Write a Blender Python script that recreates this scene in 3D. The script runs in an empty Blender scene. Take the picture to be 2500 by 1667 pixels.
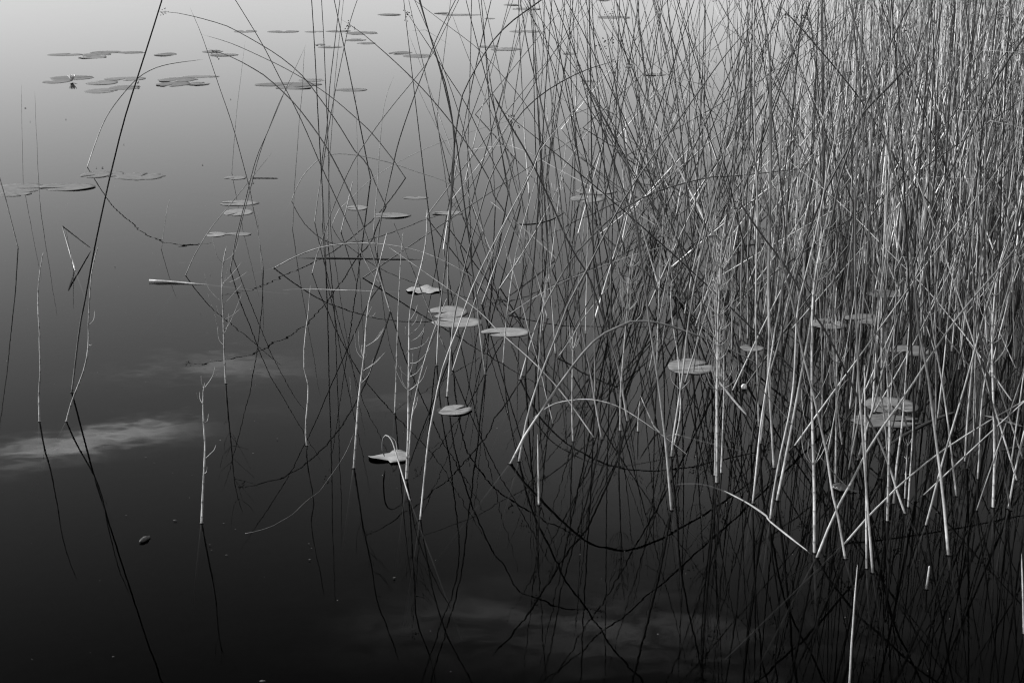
import bpy, math, random
from mathutils import Vector, Matrix

random.seed(11)
RAD = math.radians
sc = bpy.context.scene
C = sc.collection

# ------------------------------------------------------------------ camera
CAM_H, PITCH, LENS = 1.70, 17.5, 50.0
cam_d = bpy.data.cameras.new("camera")
cam = bpy.data.objects.new("camera", cam_d)
C.objects.link(cam)
cam.location = (0, 0, CAM_H)
cam.rotation_euler = (RAD(90 - PITCH), 0, 0)
cam_d.lens, cam_d.sensor_width, cam_d.sensor_fit = LENS, 36.0, 'HORIZONTAL'
cam_d.clip_start, cam_d.clip_end = 0.05, 6000
cam_d.dof.use_dof = True
cam_d.dof.focus_distance = 5.2
cam_d.dof.aperture_fstop = 12.0
sc.camera = cam

# ------------------------------------------------------------------ sky, sun, exposure
SUN_EL, SUN_ROT = 36.0, 264.0           # sun stands to the left and a little behind the camera
w = bpy.data.worlds.new("World")
sc.world = w
w.use_nodes = True


class NT:
    """tiny helper for node trees"""
    def __init__(s, tree):
        s.t = tree

    def n(s, typ, **kw):
        nd = s.t.nodes.new(typ)
        for k, v in kw.items():
            setattr(nd, k, v)
        return nd

    def l(s, a, b):
        s.t.links.new(a, b)

    def put(s, sock, v):
        if hasattr(v, 'is_output'):
            s.l(v, sock)
        else:
            sock.default_value = v

    def m(s, op, a, b=0.0, c=0.0, clamp=False):
        nd = s.n("ShaderNodeMath", operation=op, use_clamp=clamp)
        for i, v in enumerate((a, b, c)):
            s.put(nd.inputs[i], v)
        return nd.outputs[0]

    def vm(s, op, a, b=(0, 0, 0), out=0):
        nd = s.n("ShaderNodeVectorMath", operation=op)
        s.put(nd.inputs[0], a)
        s.put(nd.inputs[1], b)
        return nd.outputs[out]

    def comb(s, x, y, z):
        nd = s.n("ShaderNodeCombineXYZ")
        for i, v in enumerate((x, y, z)):
            s.put(nd.inputs[i], v)
        return nd.outputs[0]

    def sep(s, v):
        nd = s.n("ShaderNodeSeparateXYZ")
        s.l(v, nd.inputs[0])
        return nd.outputs

    def noise(s, vec, scale, detail=2.0, rough=0.5, out='Fac', dist=0.0):
        nd = s.n("ShaderNodeTexNoise")
        s.put(nd.inputs['Vector'], vec)
        nd.inputs['Scale'].default_value = scale
        nd.inputs['Detail'].default_value = detail
        nd.inputs['Roughness'].default_value = rough
        nd.inputs['Distortion'].default_value = dist
        return nd.outputs[out]

    def ramp(s, v, a, b, lo=0.0, hi=1.0, smooth=True):
        nd = s.n("ShaderNodeMapRange", interpolation_type='SMOOTHSTEP' if smooth else 'LINEAR')
        s.put(nd.inputs[0], v)
        for i, x in enumerate((a, b, lo, hi)):
            nd.inputs[i + 1].default_value = x
        return nd.outputs[0]


W = NT(w.node_tree)
bg = w.node_tree.nodes["Background"]
sky = W.n("ShaderNodeTexSky", sky_type='NISHITA', sun_disc=False)
sky.sun_elevation, sky.sun_rotation = RAD(SUN_EL), RAD(SUN_ROT)
sr = W.n("ShaderNodeSeparateColor")
W.l(sky.outputs[0], sr.inputs[0])
# black-and-white film: a weighted sum of the colour channels
grey = W.m('ADD', W.m('MULTIPLY', sr.outputs[1], 0.25), W.m('MULTIPLY', sr.outputs[2], 0.75))
# thin cloud veils, laid out by azimuth and elevation
dirv = W.n("ShaderNodeTexCoord").outputs['Generated']
dx, dyy, dz = W.sep(dirv)
az = W.m('MULTIPLY', W.m('ARCTAN2', dx, dyy), 57.2958)
el = W.m('MULTIPLY', W.m('ARCSINE', dz), 57.2958)
cv = W.comb(W.m('MULTIPLY', az, 0.17), W.m('MULTIPLY', el, 1.0), 0.0)
wisp = W.ramp(W.noise(cv, 0.75, 5.0, 0.68, dist=0.35), 0.42, 0.68)
soft = W.ramp(W.noise(W.comb(W.m('MULTIPLY', az, 0.05), W.m('MULTIPLY', el, 0.3), 4.0), 1.0, 4.0, 0.6), 0.52, 0.75)


def veil(a0, e0, sa, se, slope=0.0):
    da = W.m('DIVIDE', W.m('SUBTRACT', az, a0), sa)
    ee = W.m('SUBTRACT', W.m('SUBTRACT', el, e0), W.m('MULTIPLY', W.m('SUBTRACT', az, a0), slope))
    de = W.m('DIVIDE', ee, se)
    r2 = W.m('ADD', W.m('MULTIPLY', da, da), W.m('MULTIPLY', de, de))
    return W.m('POWER', 2.718, W.m('MULTIPLY', r2, -1.0))


cl = W.m('MULTIPLY', veil(-18.5, 20.65, 4.5, 0.5, -0.05), 3.8)
for a0, e0, sa, se, k in ((-13.5, 18.1, 3.2, 0.4, 1.0), (-10.5, 18.6, 1.8, 0.3, 0.9), (-4.6, 19.9, 3.0, 0.45, 0.6), (1.5, 28.7, 7.0, 1.1, 2.6),
                          (9.0, 29.8, 10.0, 2.0, 2.2)):
    cl = W.m('ADD', cl, W.m('MULTIPLY', veil(a0, e0, sa, se), k))
cl = W.m('MULTIPLY', cl, W.m('ADD', W.m('MULTIPLY', wisp, 1.3), 0.15))
cl = W.m('ADD', cl, W.m('MULTIPLY', veil(8.0, 22.0, 11.0, 6.0), 1.05))      # smooth brightening added to the sky ahead and to the right
high = W.m('MULTIPLY', W.m('MULTIPLY', soft, W.ramp(el, 33.0, 50.0)), 0.25)
tot = W.m('MULTIPLY', grey, W.m('ADD', 1.0, W.m('ADD', cl, high)))
W.l(W.comb(tot, tot, tot), bg.inputs[0])
bg.inputs[1].default_value = 0.15
w.cycles.sampling_method = 'NONE'      # the sky is smooth: no light table needed

sun_d = bpy.data.lights.new("sun", 'SUN')
sun_d.energy, sun_d.angle, sun_d.color = 5.0, RAD(0.5), (1, 1, 1)
sun = bpy.data.objects.new("sun", sun_d)
C.objects.link(sun)
sdir = Vector((math.sin(RAD(SUN_ROT)) * math.cos(RAD(SUN_EL)), math.cos(RAD(SUN_ROT)) * math.cos(RAD(SUN_EL)), math.sin(RAD(SUN_EL))))
sun.rotation_euler = sdir.to_track_quat('Z', 'Y').to_euler()
sun.location = sdir * 30

vs = sc.view_settings
sc.display_settings.display_device = 'sRGB'
vs.view_transform, vs.look, vs.exposure, vs.gamma, vs.use_curve_mapping = 'Standard', 'None', 0.65, 1.0, False
cy = sc.cycles
cy.use_denoising = True
cy.denoiser = 'OPENIMAGEDENOISE'
cy.denoising_input_passes = 'RGB_ALBEDO_NORMAL'
cy.denoising_prefilter = 'ACCURATE'
cy.caustics_reflective = cy.caustics_refractive = False
cy.max_bounces, cy.diffuse_bounces, cy.glossy_bounces, cy.transparent_max_bounces = 6, 2, 3, 10
cy.use_adaptive_sampling = False
cy.filter_width = 1.15
sc.render.film_transparent = False


# ------------------------------------------------------------------ materials
def mat(name):
    m = bpy.data.materials.new(name)
    m.use_nodes = True
    m.node_tree.nodes.clear()
    t = NT(m.node_tree)
    return m, t, t.n("ShaderNodeOutputMaterial")


def grey_surface(t, out, val, rough=0.5, spec=0.35, normal=None, trans=0.0):
    p = t.n("ShaderNodeBsdfPrincipled")
    t.put(p.inputs['Base Color'], t.comb(val, val, val))
    t.put(p.inputs['Roughness'], rough)
    p.inputs['Specular IOR Level'].default_value = spec
    if normal is not None:
        t.l(normal, p.inputs['Normal'])
    t.l(p.outputs[0], out.inputs[0])
    return p


def stem_material(name, rough, streak, spec=0.3):
    m, t, o = mat(name)
    a = t.n("ShaderNodeAttribute", attribute_name="tone")
    tc = t.n("ShaderNodeTexCoord").outputs['Object']
    s1 = t.noise(t.vm('MULTIPLY', tc, (900, 900, 14)), 1.0, 3.0, 0.6)
    s2 = t.noise(t.vm('MULTIPLY', tc, (60, 60, 45)), 1.0, 3.0, 0.6)
    k = t.m('ADD', t.ramp(s1, 0.2, 0.8, 1 - streak, 1 + streak, False), t.ramp(s2, 0.25, 0.75, -streak, streak, False))
    spot = t.ramp(t.noise(t.vm('MULTIPLY', tc, (220, 220, 120)), 1.0, 2.0, 0.5), 0.66, 0.74, 1.0, 0.55)
    # dead patches and stains along the stem
    inf = t.n("ShaderNodeObjectInfo").outputs['Random']
    zz = t.sep(tc)
    st = t.noise(t.comb(t.m('MULTIPLY', zz[0], 9.0), t.m('MULTIPLY', inf, 50.0), t.m('MULTIPLY', zz[2], 11.0)), 1.0, 4.0, 0.65)
    spot = t.m('MULTIPLY', spot, t.ramp(st, 0.36, 0.62, 0.55, 1.25, False))
    v = t.m('MULTIPLY', t.m('MULTIPLY', a.outputs['Fac'], k), spot, clamp=True)
    b = t.n("ShaderNodeBump")
    b.inputs['Strength'].default_value = 0.25
    b.inputs['Distance'].default_value = 0.0006
    t.l(s1, b.inputs['Height'])
    grey_surface(t, o, v, rough, spec, b.outputs[0])
    return m


M_BUL = stem_material("bulrush_skin", 0.45, 0.3)
M_HOR = stem_material("horsetail_skin", 0.55, 0.22)


def pad_material():
    m, t, o = mat("lily_pad_skin")
    a = t.n("ShaderNodeAttribute", attribute_name="tone")
    vn = t.n("ShaderNodeAttribute", attribute_name="vein")
    tc = t.n("ShaderNodeTexCoord").outputs['Object']
    n1 = t.noise(tc, 22.0, 5.0, 0.6)
    n2 = t.noise(tc, 90.0, 3.0, 0.6)
    k = t.m('MULTIPLY', t.ramp(n1, 0.28, 0.72, 0.6, 1.3, False), t.ramp(n2, 0.3, 0.75, 1.1, 0.85, False))
    sp = t.ramp(t.noise(tc, 55.0, 2.0, 0.5), 0.70, 0.76, 1.0, 0.45)
    # radial veins: angle stored as an attribute
    wv = t.m('ABSOLUTE', t.m('SINE', t.m('MULTIPLY', vn.outputs['Fac'], 9.0)))
    wv = t.ramp(wv, 0.0, 0.25, 0.68, 1.0)
    v = t.m('MULTIPLY', t.m('MULTIPLY', a.outputs['Fac'], k), t.m('MULTIPLY', sp, wv), clamp=True)
    b = t.n("ShaderNodeBump")
    b.inputs['Strength'].default_value = 0.5
    b.inputs['Distance'].default_value = 0.002
    t.l(t.m('ADD', n1, wv), b.inputs['Height'])
    grey_surface(t, o, v, 0.5, 0.3, b.outputs[0])
    return m


M_PAD = pad_material()


def plain_material(name, val, rough=0.6, scale=80.0, amp=0.35, spec=0.25):
    m, t, o = mat(name)
    tc = t.n("ShaderNodeTexCoord").outputs['Object']
    n1 = t.noise(tc, scale, 4.0, 0.65)
    v = t.m('MULTIPLY', t.ramp(n1, 0.25, 0.75, 1 - amp, 1 + amp, False), val, clamp=True)
    b = t.n("ShaderNodeBump")
    b.inputs['Strength'].default_value = 0.6
    b.inputs['Distance'].default_value = 0.002
    t.l(n1, b.inputs['Height'])
    grey_surface(t, o, v, rough, spec, b.outputs[0])
    return m


M_PETAL = plain_material("white_petal", 0.42, 0.5, 60, 0.1)
M_SEPAL = plain_material("sepal", 0.1, 0.5)
M_DEAD = plain_material("rotten_leaf", 0.014, 0.22, 160, 0.8, 0.8)
M_PALE = plain_material("bleached_leaf", 0.17, 0.6, 70, 0.4)
M_SPECK = plain_material("floating_seed", 0.05, 0.6)
M_SPECK2 = plain_material("floating_husk", 0.045, 0.6)
M_BED = plain_material("lake_mud", 0.03, 0.9, 6, 0.5)
M_HEAD = plain_material("spikelet", 0.03, 0.7, 400, 0.7)
M_HEADP = plain_material("ripe_spikelet", 0.09, 0.7, 400, 0.7)


def water_material(deep=True):
    m, t, o = mat("lake_water" if deep else "water_film")
    g = t.n("ShaderNodeNewGeometry")
    pos = g.outputs['Position']
    calm = t.ramp(t.noise(t.vm('MULTIPLY', pos, (0.9, 0.45, 0)), 1.0, 2.0, 0.5), 0.36, 0.66, 0.35, 1.25)
    base = t.vm('MULTIPLY', pos, (1, 1, 0))
    fine = t.vm('SUBTRACT', t.noise(t.vm('MULTIPLY', base, (0.7, 1.25, 0)), 16.0, 1.5, 0.5, 'Color', 0.2), (0.5, 0.5, 0.5))
    broad = t.vm('SUBTRACT', t.noise(base, 4.2, 1.0, 0.5, 'Color'), (0.5, 0.5, 0.5))
    sl = t.vm('ADD', t.vm('MULTIPLY', fine, (0.0068, 0.0095, 0)), t.vm('MULTIPLY', broad, (0.0045, 0.0045, 0)))
    sc_ = t.n("ShaderNodeVectorMath", operation='SCALE')
    t.l(sl, sc_.inputs[0])
    t.l(calm, sc_.inputs['Scale'])
    nrm = t.vm('NORMALIZE', t.vm('ADD', t.vm('MULTIPLY', sc_.outputs[0], (1, 1, 0)), g.outputs['Normal']))
    # Fresnel reflectance of water (n = 1.333) for vertically polarised light
    ci = t.m('ABSOLUTE', t.vm('DOT_PRODUCT', g.outputs['Incoming'], g.outputs['Normal'], 'Value'))
    n2 = 1.333 ** 2
    q = t.m('SQRT', t.m('ADD', n2 - 1.0, t.m('MULTIPLY', ci, ci)))
    rp = t.m('DIVIDE', t.m('SUBTRACT', t.m('MULTIPLY', ci, n2), q), t.m('ADD', t.m('MULTIPLY', ci, n2), q))
    rs = t.m('DIVIDE', t.m('SUBTRACT', ci, q), t.m('ADD', ci, q))
    rp, rs = t.m('MULTIPLY', rp, rp), t.m('MULTIPLY', rs, rs)
    fac = t.m('ADD', t.m('MULTIPLY', rp, 0.98), t.m('MULTIPLY', rs, 0.02))
    gl = t.n("ShaderNodeBsdfGlossy")
    gl.inputs['Roughness'].default_value = 0.0
    gl.inputs['Color'].default_value = (1, 1, 1, 1)
    t.l(nrm, gl.inputs['Normal'])
    tr = t.n("ShaderNodeBsdfTransparent")
    tr.inputs['Color'].default_value = (0.3, 0.3, 0.3, 1)      # peaty brown water
    mx = t.n("ShaderNodeMixShader")
    t.l(fac, mx.inputs[0])
    t.l(tr.outputs[0], mx.inputs[1])
    t.l(gl.outputs[0], mx.inputs[2])
    t.l(mx.outputs[0], o.inputs['Surface'])
    va = t.n("ShaderNodeVolumeAbsorption")
    va.inputs['Color'].default_value = (0, 0, 0, 1)
    va.inputs['Density'].default_value = 3.2
    if deep:
        t.l(va.outputs[0], o.inputs['Volume'])
    return m


M_WATER = water_material()
M_FILM = water_material(False)


# ------------------------------------------------------------------ helpers
def link(name, me, material, parent=None, label=None, cat=None, group=None, kind=None):
    o = bpy.data.objects.new(name, me)
    if material is not None and not me.materials:
        me.materials.append(material)
    C.objects.link(o)
    if parent is not None:
        o.parent = parent
    for k, v in (("label", label), ("category", cat), ("group", group), ("kind", kind)):
        if v:
            o[k] = v
    return o


class MB:
    def __init__(s):
        s.v, s.f, s.t, s.a = [], [], [], []

    def add(s, p, tone=0.3, ang=0.0):
        s.v.append(tuple(p))
        s.t.append(tone)
        s.a.append(ang)
        return len(s.v) - 1

    def mesh(s, name, origin=None, vein=False):
        me = bpy.data.meshes.new(name)
        if origin is not None:
            ox, oy, oz = origin
            s.v = [(x - ox, y - oy, z - oz) for x, y, z in s.v]
        me.from_pydata(s.v, [], s.f)
        at = me.attributes.new("tone", 'FLOAT', 'POINT')
        at.data.foreach_set("value", s.t)
        if vein:
            at = me.attributes.new("vein", 'FLOAT', 'POINT')
            at.data.foreach_set("value", s.a)
        me.polygons.foreach_set("use_smooth", [True] * len(me.polygons))
        me.update()
        return me


def tube(mb, pts, rad, tones, sides=7, start=None):
    """tapered tube through pts; start = index of an existing vertex the tube grows from"""
    n = len(pts)
    prev = None
    up = Vector((0.3, 0.9, 0.1)).normalized()
    for i in range(n):
        d = (pts[min(i + 1, n - 1)] - pts[max(i - 1, 0)])
        if d.length < 1e-9:
            d = Vector((0, 0, 1))
        d.normalize()
        x = up - d * up.dot(d)
        if x.length < 1e-4:
            x = d.orthogonal()
        x.normalize()
        up = x
        y = d.cross(x)
        if i == n - 1:
            ring = [mb.add(pts[i], tones[i])]
        elif i == 0 and start is not None:
            ring = [start]
        else:
            ring = [mb.add(pts[i] + (x * math.cos(2 * math.pi * k / sides) + y * math.sin(2 * math.pi * k / sides)) * rad[i], tones[i])
                    for k in range(sides)]
        if prev is not None:
            if len(prev) == 1 and len(ring) == 1:
                pass
            elif len(ring) == 1:
                for k in range(len(prev)):
                    mb.f.append((prev[k], prev[(k + 1) % len(prev)], ring[0]))
            elif len(prev) == 1:
                for k in range(sides):
                    mb.f.append((prev[0], ring[(k + 1) % sides], ring[k]))
            else:
                for k in range(sides):
                    mb.f.append((prev[k], prev[(k + 1) % sides], ring[(k + 1) % sides], ring[k]))
        elif len(ring) > 1:
            mb.f.append(tuple(reversed(ring)))
        prev = ring


def catmull(P, m):
    """dense Catmull-Rom through P, then m points evenly by length"""
    if len(P) == 2:
        Q = [P[0].lerp(P[1], i / 12) for i in range(13)]
    else:
        Q = []
        E = [P[0] * 2 - P[1]] + P + [P[-1] * 2 - P[-2]]
        for i in range(1, len(E) - 2):
            p0, p1, p2, p3 = E[i - 1], E[i], E[i + 1], E[i + 2]
            for k in range(8):
                t = k / 8
                Q.append(0.5 * ((2 * p1) + (p2 - p0) * t + (2 * p0 - 5 * p1 + 4 * p2 - p3) * t * t + (3 * p1 - p0 - 3 * p2 + p3) * t ** 3))
        Q.append(P[-1].copy())
    return even(Q, m)


def even(Q, m):
    L = [0.0]
    for a, b in zip(Q, Q[1:]):
        L.append(L[-1] + (b - a).length)
    out, j = [], 0
    for i in range(m):
        s = L[-1] * i / (m - 1)
        while j < len(L) - 2 and L[j + 1] < s:
            j += 1
        d = L[j + 1] - L[j]
        out.append(Q[j].lerp(Q[j + 1], (s - L[j]) / d if d > 0 else 0))
    return out


def at_length(Q, ss):
    L = [0.0]
    for a, b in zip(Q, Q[1:]):
        L.append(L[-1] + (b - a).length)
    out, j = [], 0
    for s in ss:
        while j < len(L) - 2 and L[j + 1] < s:
            j += 1
        d = L[j + 1] - L[j]
        out.append(Q[j].lerp(Q[j + 1], min(1, (s - L[j]) / d) if d > 0 else 0))
    return out


# ---- where things stand: survey of the photograph, turned into positions on the lake
REG = {a + str(i + 1): (600 * (i % 4), y0 + 400 * (i // 4)) for a, y0 in (('r', 0), ('s', 800)) for i in range(8)}
ZS = 2350 / 700.0
FPX = 2500 * LENS / 36.0
cp, sp_ = math.cos(RAD(PITCH)), math.sin(RAD(PITCH))


def parse(s):
    out, reg = [], (0, 0)
    for tok in s.split():
        if ',' in tok:
            x, y = tok.split(',')
            out.append((reg[0] + float(x) / ZS, reg[1] + float(y) / ZS))
        else:
            reg = REG[tok]
    return out


def ray(p):
    u, v = (p[0] - 1250) / FPX, (833.5 - p[1]) / FPX
    return Vector((u, cp + v * sp_, -sp_ + v * cp))


def ground(p):
    d = ray(p)
    return Vector((0, 0, CAM_H)) + d * (CAM_H / -d.z)


def at_depth(p, Y):
    d = ray(p)
    return Vector((0, 0, CAM_H)) + d * (Y / d.y)


def survey(tr, dy=0.0, foot=None):
    """3D points of a stem: base on the water, the rest at depths easing from the base's to the tip's"""
    P = parse(tr) if isinstance(tr, str) else tr
    g = ground(P[0])
    Y0 = g.y
    Y1 = Y0 + dy if foot is None else ground((1250, foot)).y
    L = [0.0]
    for a, b in zip(P, P[1:]):
        L.append(L[-1] + math.hypot(b[0] - a[0], b[1] - a[1]))
    return [g] + [at_depth(p, Y0 + (Y1 - Y0) * l / L[-1]) for p, l in zip(P[1:], L[1:])]


# ------------------------------------------------------------------ the lake
def box_mesh(name, x0, x1, y0, y1, z0, z1):
    me = bpy.data.meshes.new(name)
    v = [(x, y, z) for z in (z0, z1) for y in (y0, y1) for x in (x0, x1)]
    f = [(0, 2, 3, 1), (4, 5, 7, 6), (0, 1, 5, 4), (2, 6, 7, 3), (0, 4, 6, 2), (1, 3, 7, 5)]
    me.from_pydata(v, [], f)
    return me


link("water", box_mesh("water", -1500, 1500, -40, 3000, -1.5, 0.0), M_WATER, kind="structure")
link("lake_bed", box_mesh("lake_bed", -1500, 1500, -40, 3000, -2.0, -1.4), M_BED, kind="structure")


# ------------------------------------------------------------------ plants
def submerged(P, depth=0.28):
    """points below the surface, down to the mud, flattened as water makes them look"""
    d = (P[0] - P[1]).normalized() if len(P) > 1 else Vector((0, 0, -1))
    if d.z > -0.15:
        d.z = -0.15
    d = Vector((d.x, d.y, d.z * 0.62))
    k = depth / -d.z
    k = min(k, 0.6)
    return P[0] + d * k


def bul_tone(z, base, top, k=0.55):
    f = max(0.0, min(1.0, z / k))
    f = f * f * (3 - 2 * f)
    return base + (top - base) * f


def flower_head(root, P, d, size=0.035, pale=False, n=14):
    """umbel of little spikelets grown from one point at the stem"""
    mb = MB()
    o = P
    c = mb.add((0, 0, 0), 0.1)
    for i in range(n):
        v = Vector((random.gauss(0, 1), random.gauss(0, 1), random.gauss(0, 1))).normalized()
        v = (v + d * random.uniform(0.2, 1.4)).normalized() * size * random.uniform(0.35, 1.0)
        v.z -= size * random.uniform(0, 0.5)
        tip = mb_spike(mb, c, v, random.uniform(0.0022, 0.0036), random.uniform(0.006, 0.010))
    ob = link("flower_head", mb.mesh("flower_head"), M_HEADP if pale else M_HEAD, root)
    ob.location = o - root.location
    return ob


def mb_spike(mb, c, v, r, ln):
    x = v.orthogonal().normalized()
    d = v.normalized()
    y = d.cross(x)
    b = mb.add(v, 0.1)
    e1 = mb.add(v * 0.5 + x * 0.0005, 0.1)
    mb.f.append((c, e1, b))
    ring = [mb.add(v + d * ln * 0.4 + (x * math.cos(a) + y * math.sin(a)) * r, 0.1) for a in (0, 1.257, 2.513, 3.77, 5.03)]
    t = mb.add(v + d * ln, 0.1)
    for k in range(5):
        mb.f.append((b, ring[(k + 1) % 5], ring[k]))
        mb.f.append((ring[k], ring[(k + 1) % 5], t))


def ring_mesh():
    mb = MB()
    N = 14
    rows = [[mb.add((rr * math.cos(6.2832 * i / N), rr * math.sin(6.2832 * i / N), z)) for i in range(N)] for rr, z in ((0.9, 0.55), (1.15, 0.30), (1.5, 0.13), (2.0, 0.04), (2.6, 0.0))]
    for a, b in zip(rows, rows[1:]):
        for i in range(N):
            mb.f.append((a[i], b[i], b[(i + 1) % N], a[(i + 1) % N]))
    me = mb.mesh("water_ring")
    me.materials.append(M_FILM)
    return me


RING = ring_mesh()


def water_ring(o, r):
    """the water drawn up around the foot of a stem"""
    if o.location.y > 6.5:
        return
    w_ = link("water_ring", RING, None, o)
    w_.location = (0, 0, 0.0004)
    w_.scale = (r, r, min(r, 0.004))


COUNT = {'B': 0, 'H': 0}
BUL_GROUP = "bulrush stems standing in the water"


def bulrush(tr, label, r=3.6, dy=0.0, foot=None, ext=0.0, head=False, base=0.30, top=0.05, kf=0.55, group=BUL_GROUP, kink=False,
            tipr=0.55, m=26, floating=False, bend=0.0, sub=0.28, bract=True):
    if label is None:
        label, group = "slender dark bulrush among the leaning stems right of centre", "slender leaning bulrushes right of centre"
    P = survey(tr, dy, foot) if not isinstance(tr, list) or not isinstance(tr[0], Vector) else tr
    if ext:
        d = (P[-1] - P[-2]).normalized()
        for q in (0.5, 1.0):
            e = P[-1] + d * ext * 0.5
            e.z -= bend * ext * q
            e += Vector((random.gauss(0, .01), random.gauss(0, .02), 0)) * ext
            P.append(e)
    org = P[0].copy()
    if kink:
        Q = []
        for a, b in zip(P, P[1:]):
            Q += [a.lerp(b, k / 6) for k in range(6)]
        Q.append(P[-1])
    else:
        Q = catmull(P, m)
        # stems are never quite straight
        ph, am = random.uniform(0, 6), random.uniform(0.0006, 0.002) * min(1.0, (P[-1] - P[0]).length) ** 2
        nq = len(Q)
        for i in range(1, nq):
            Q[i] = Q[i] + Vector((math.sin(ph + i * 0.7), math.cos(ph * 2 + i * 0.6), 0)) * am * min(1, i / 4)
    n = len(Q)
    R, T = [], []
    if r > 3.7:
        r = 3.7 + (r - 3.7) * 0.55
    base, top = base * 0.43, top * 0.5
    jit = random.uniform(0.85, 1.15)
    for i in range(n):
        f = i / (n - 1)
        R.append(0.88 * r / 1000 * (1 - (1 - tipr) * f) * (1 if f < 0.86 or tipr > 0.65 or kink else 1 - 0.6 * (f - 0.86) / 0.14))
        T.append(bul_tone(Q[i].z, base, top, kf) * jit * random.uniform(0.85, 1.12))
    if sub:
        s = submerged(Q, sub)
        up = (Q[1] - Q[0]).normalized()
        wet = random.uniform(0.006, 0.02)
        Q = [s, s.lerp(Q[0], 0.5), Q[0], Q[0] + up * wet, Q[0] + up * (wet + 0.004)] + Q[1:]
        R = [R[0] * 0.9, R[0]] + [R[0]] * 3 + R[1:]
        T = [T[0] * 0.45, T[0] * 0.6, T[0] * 0.45, T[0] * 0.5, T[0]] + T[1:]
    mb = MB()
    tube(mb, Q, R, T, 7)
    o = link("bulrush", mb.mesh("bulrush", org), M_BUL, None, label, "bulrush", group)
    o.location = org
    COUNT['B'] += 1
    if not floating:
        water_ring(o, R[2] if sub else R[0])
    if head:
        d = (Q[-1] - Q[-3]).normalized()
        flower_head(o, Q[-2] if bract else Q[-1], d, size=0.030 * (head if head is not True else 1), pale=base > 0.35)
    return o


def horsetail(tr, label, r=3.0, dy=0.0, foot=None, branches=(), whorls=0, tone=0.5, group="horsetail stems standing in the water",
              ext=0.0, kink=False, spacing=0.042, zone=(0.45, 0.95), blen=(0.05, 0.12), nb=(4, 8), full=True):
    tone *= 0.45
    P = survey(tr, dy, foot) if not isinstance(tr, list) or not isinstance(tr[0], Vector) else tr
    if ext:
        P.append(P[-1] + (P[-1] - P[-2]).normalized() * ext)
    org = P[0].copy()
    Q = catmull(P, 40) if not kink else even([P[0]] + [a.lerp(b, k / 8) for a, b in zip(P, P[1:]) for k in range(1, 9)], 60)
    tot = sum((b - a).length for a, b in zip(Q, Q[1:]))
    nn = max(2, int(tot / (spacing * random.uniform(0.85, 1.2))))
    ss, rr, tt, nodes = [0.0], [1.0], [tone * 0.8], []
    for k in range(1, nn + 1):
        s = tot * (k - random.uniform(0.35, 0.65)) / nn
        it = tone * random.uniform(0.8, 1.12)
        ss += [s - 0.006, s - 0.001, s + 0.003, s + 0.006]
        rr += [0.98, 1.12, 1.10, 0.98]
        tt += [it, it * 0.75, tone * random.uniform(0.22, 0.5), it]
        nodes.append(s)
    ss.append(tot)
    rr.append(0.75)
    tt.append(tone)
    ss = [max(0, min(tot, x)) for x in ss]
    Qn = at_length(Q, ss)
    R = [r / 1000 * a * (1 - 0.55 * (s / tot) ** 1.4) for a, s in zip(rr, ss)]
    s0 = submerged([Qn[0], Q[3]], 0.28)
    Qa = [s0, s0.lerp(Qn[0], 0.5)] + Qn
    mb = MB()
    tube(mb, Qa, [R[0], R[0]] + R, [tone * 0.4, tone * 0.6] + tt, 7)
    o = link("horsetail", mb.mesh("horsetail", org), M_HOR, None, label, "horsetail", group)
    o.location = org
    COUNT['H'] += 1
    water_ring(o, R[0])
    for b in branches:
        B = parse(b)
        # find the stem depth at the branch's foot
        near = min(Q, key=lambda q: abs(q.z - at_depth(B[0], q.y).z) + abs(q.x - at_depth(B[0], q.y).x))
        dd = random.uniform(-0.05, 0.05)
        V = [at_depth(p, near.y + dd * i / max(1, len(B) - 1)) for i, p in enumerate(B)]
        if len(V) == 2:
            mid = V[0].lerp(V[1], 0.5)
            mid += Vector((V[1].x - V[0].x, 0, 0)) * 0.12
            mid.z -= abs(V[1].x - V[0].x) * 0.16
            V = [V[0], mid, V[1]]
        V[0] = near.copy() if (near - V[0]).length < 0.03 else V[0]
        q = catmull(V, 9)
        bm = MB()
        tube(bm, q, [0.00085 * (1 - 0.5 * i / 8) for i in range(9)], [tone * random.uniform(0.8, 1.1)] * 9, 4)
        bo = link("branch", bm.mesh("branch", q[0]), M_HOR, o)
        bo.location = q[0] - org
    if whorls:
        pick = [s for s in nodes if zone[0] * tot <= s <= zone[1] * tot]
        if len(pick) > whorls:
            pick = random.sample(pick, whorls)
        for s in pick:
            c, c2 = at_length(Q, [s, min(tot, s + 0.01)])
            ax = (c2 - c).normalized() if (c2 - c).length > 1e-6 else Vector((0, 0, 1))
            bm = MB()
            ci = bm.add((0, 0, 0), tone)
            k = random.randint(*nb)
            a0 = random.uniform(0, 6.28)
            for j in range(k):
                a = a0 + 6.283 * j / k + random.uniform(-0.25, 0.25)
                u = Vector((math.cos(a), math.sin(a), 0))
                ln = random.uniform(*blen) * (1.15 - 0.5 * s / tot)
                sp1 = random.uniform(0.35, 0.7)
                q = [ax * (ln * f) * (0.45 + 0.55 * f) + u * ln * sp1 * math.sin(min(1, f * 1.1) * 1.5708) * (1 - 0.15 * f) for f in
                     (0, 0.12, 0.3, 0.5, 0.75, 1.0)]
                q = [p + Vector((random.gauss(0, .0012), random.gauss(0, .0012), 0)) for p in q]
                tube(bm, q, [0.0008] * 4 + [0.0006, 0.0004], [tone * random.uniform(0.5, 1.0)] * 6, 3, start=ci)
            bo = link("branch_whorl", bm.mesh("branch_whorl"), M_HOR, o)
            bo.location = c - org
    return o


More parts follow.
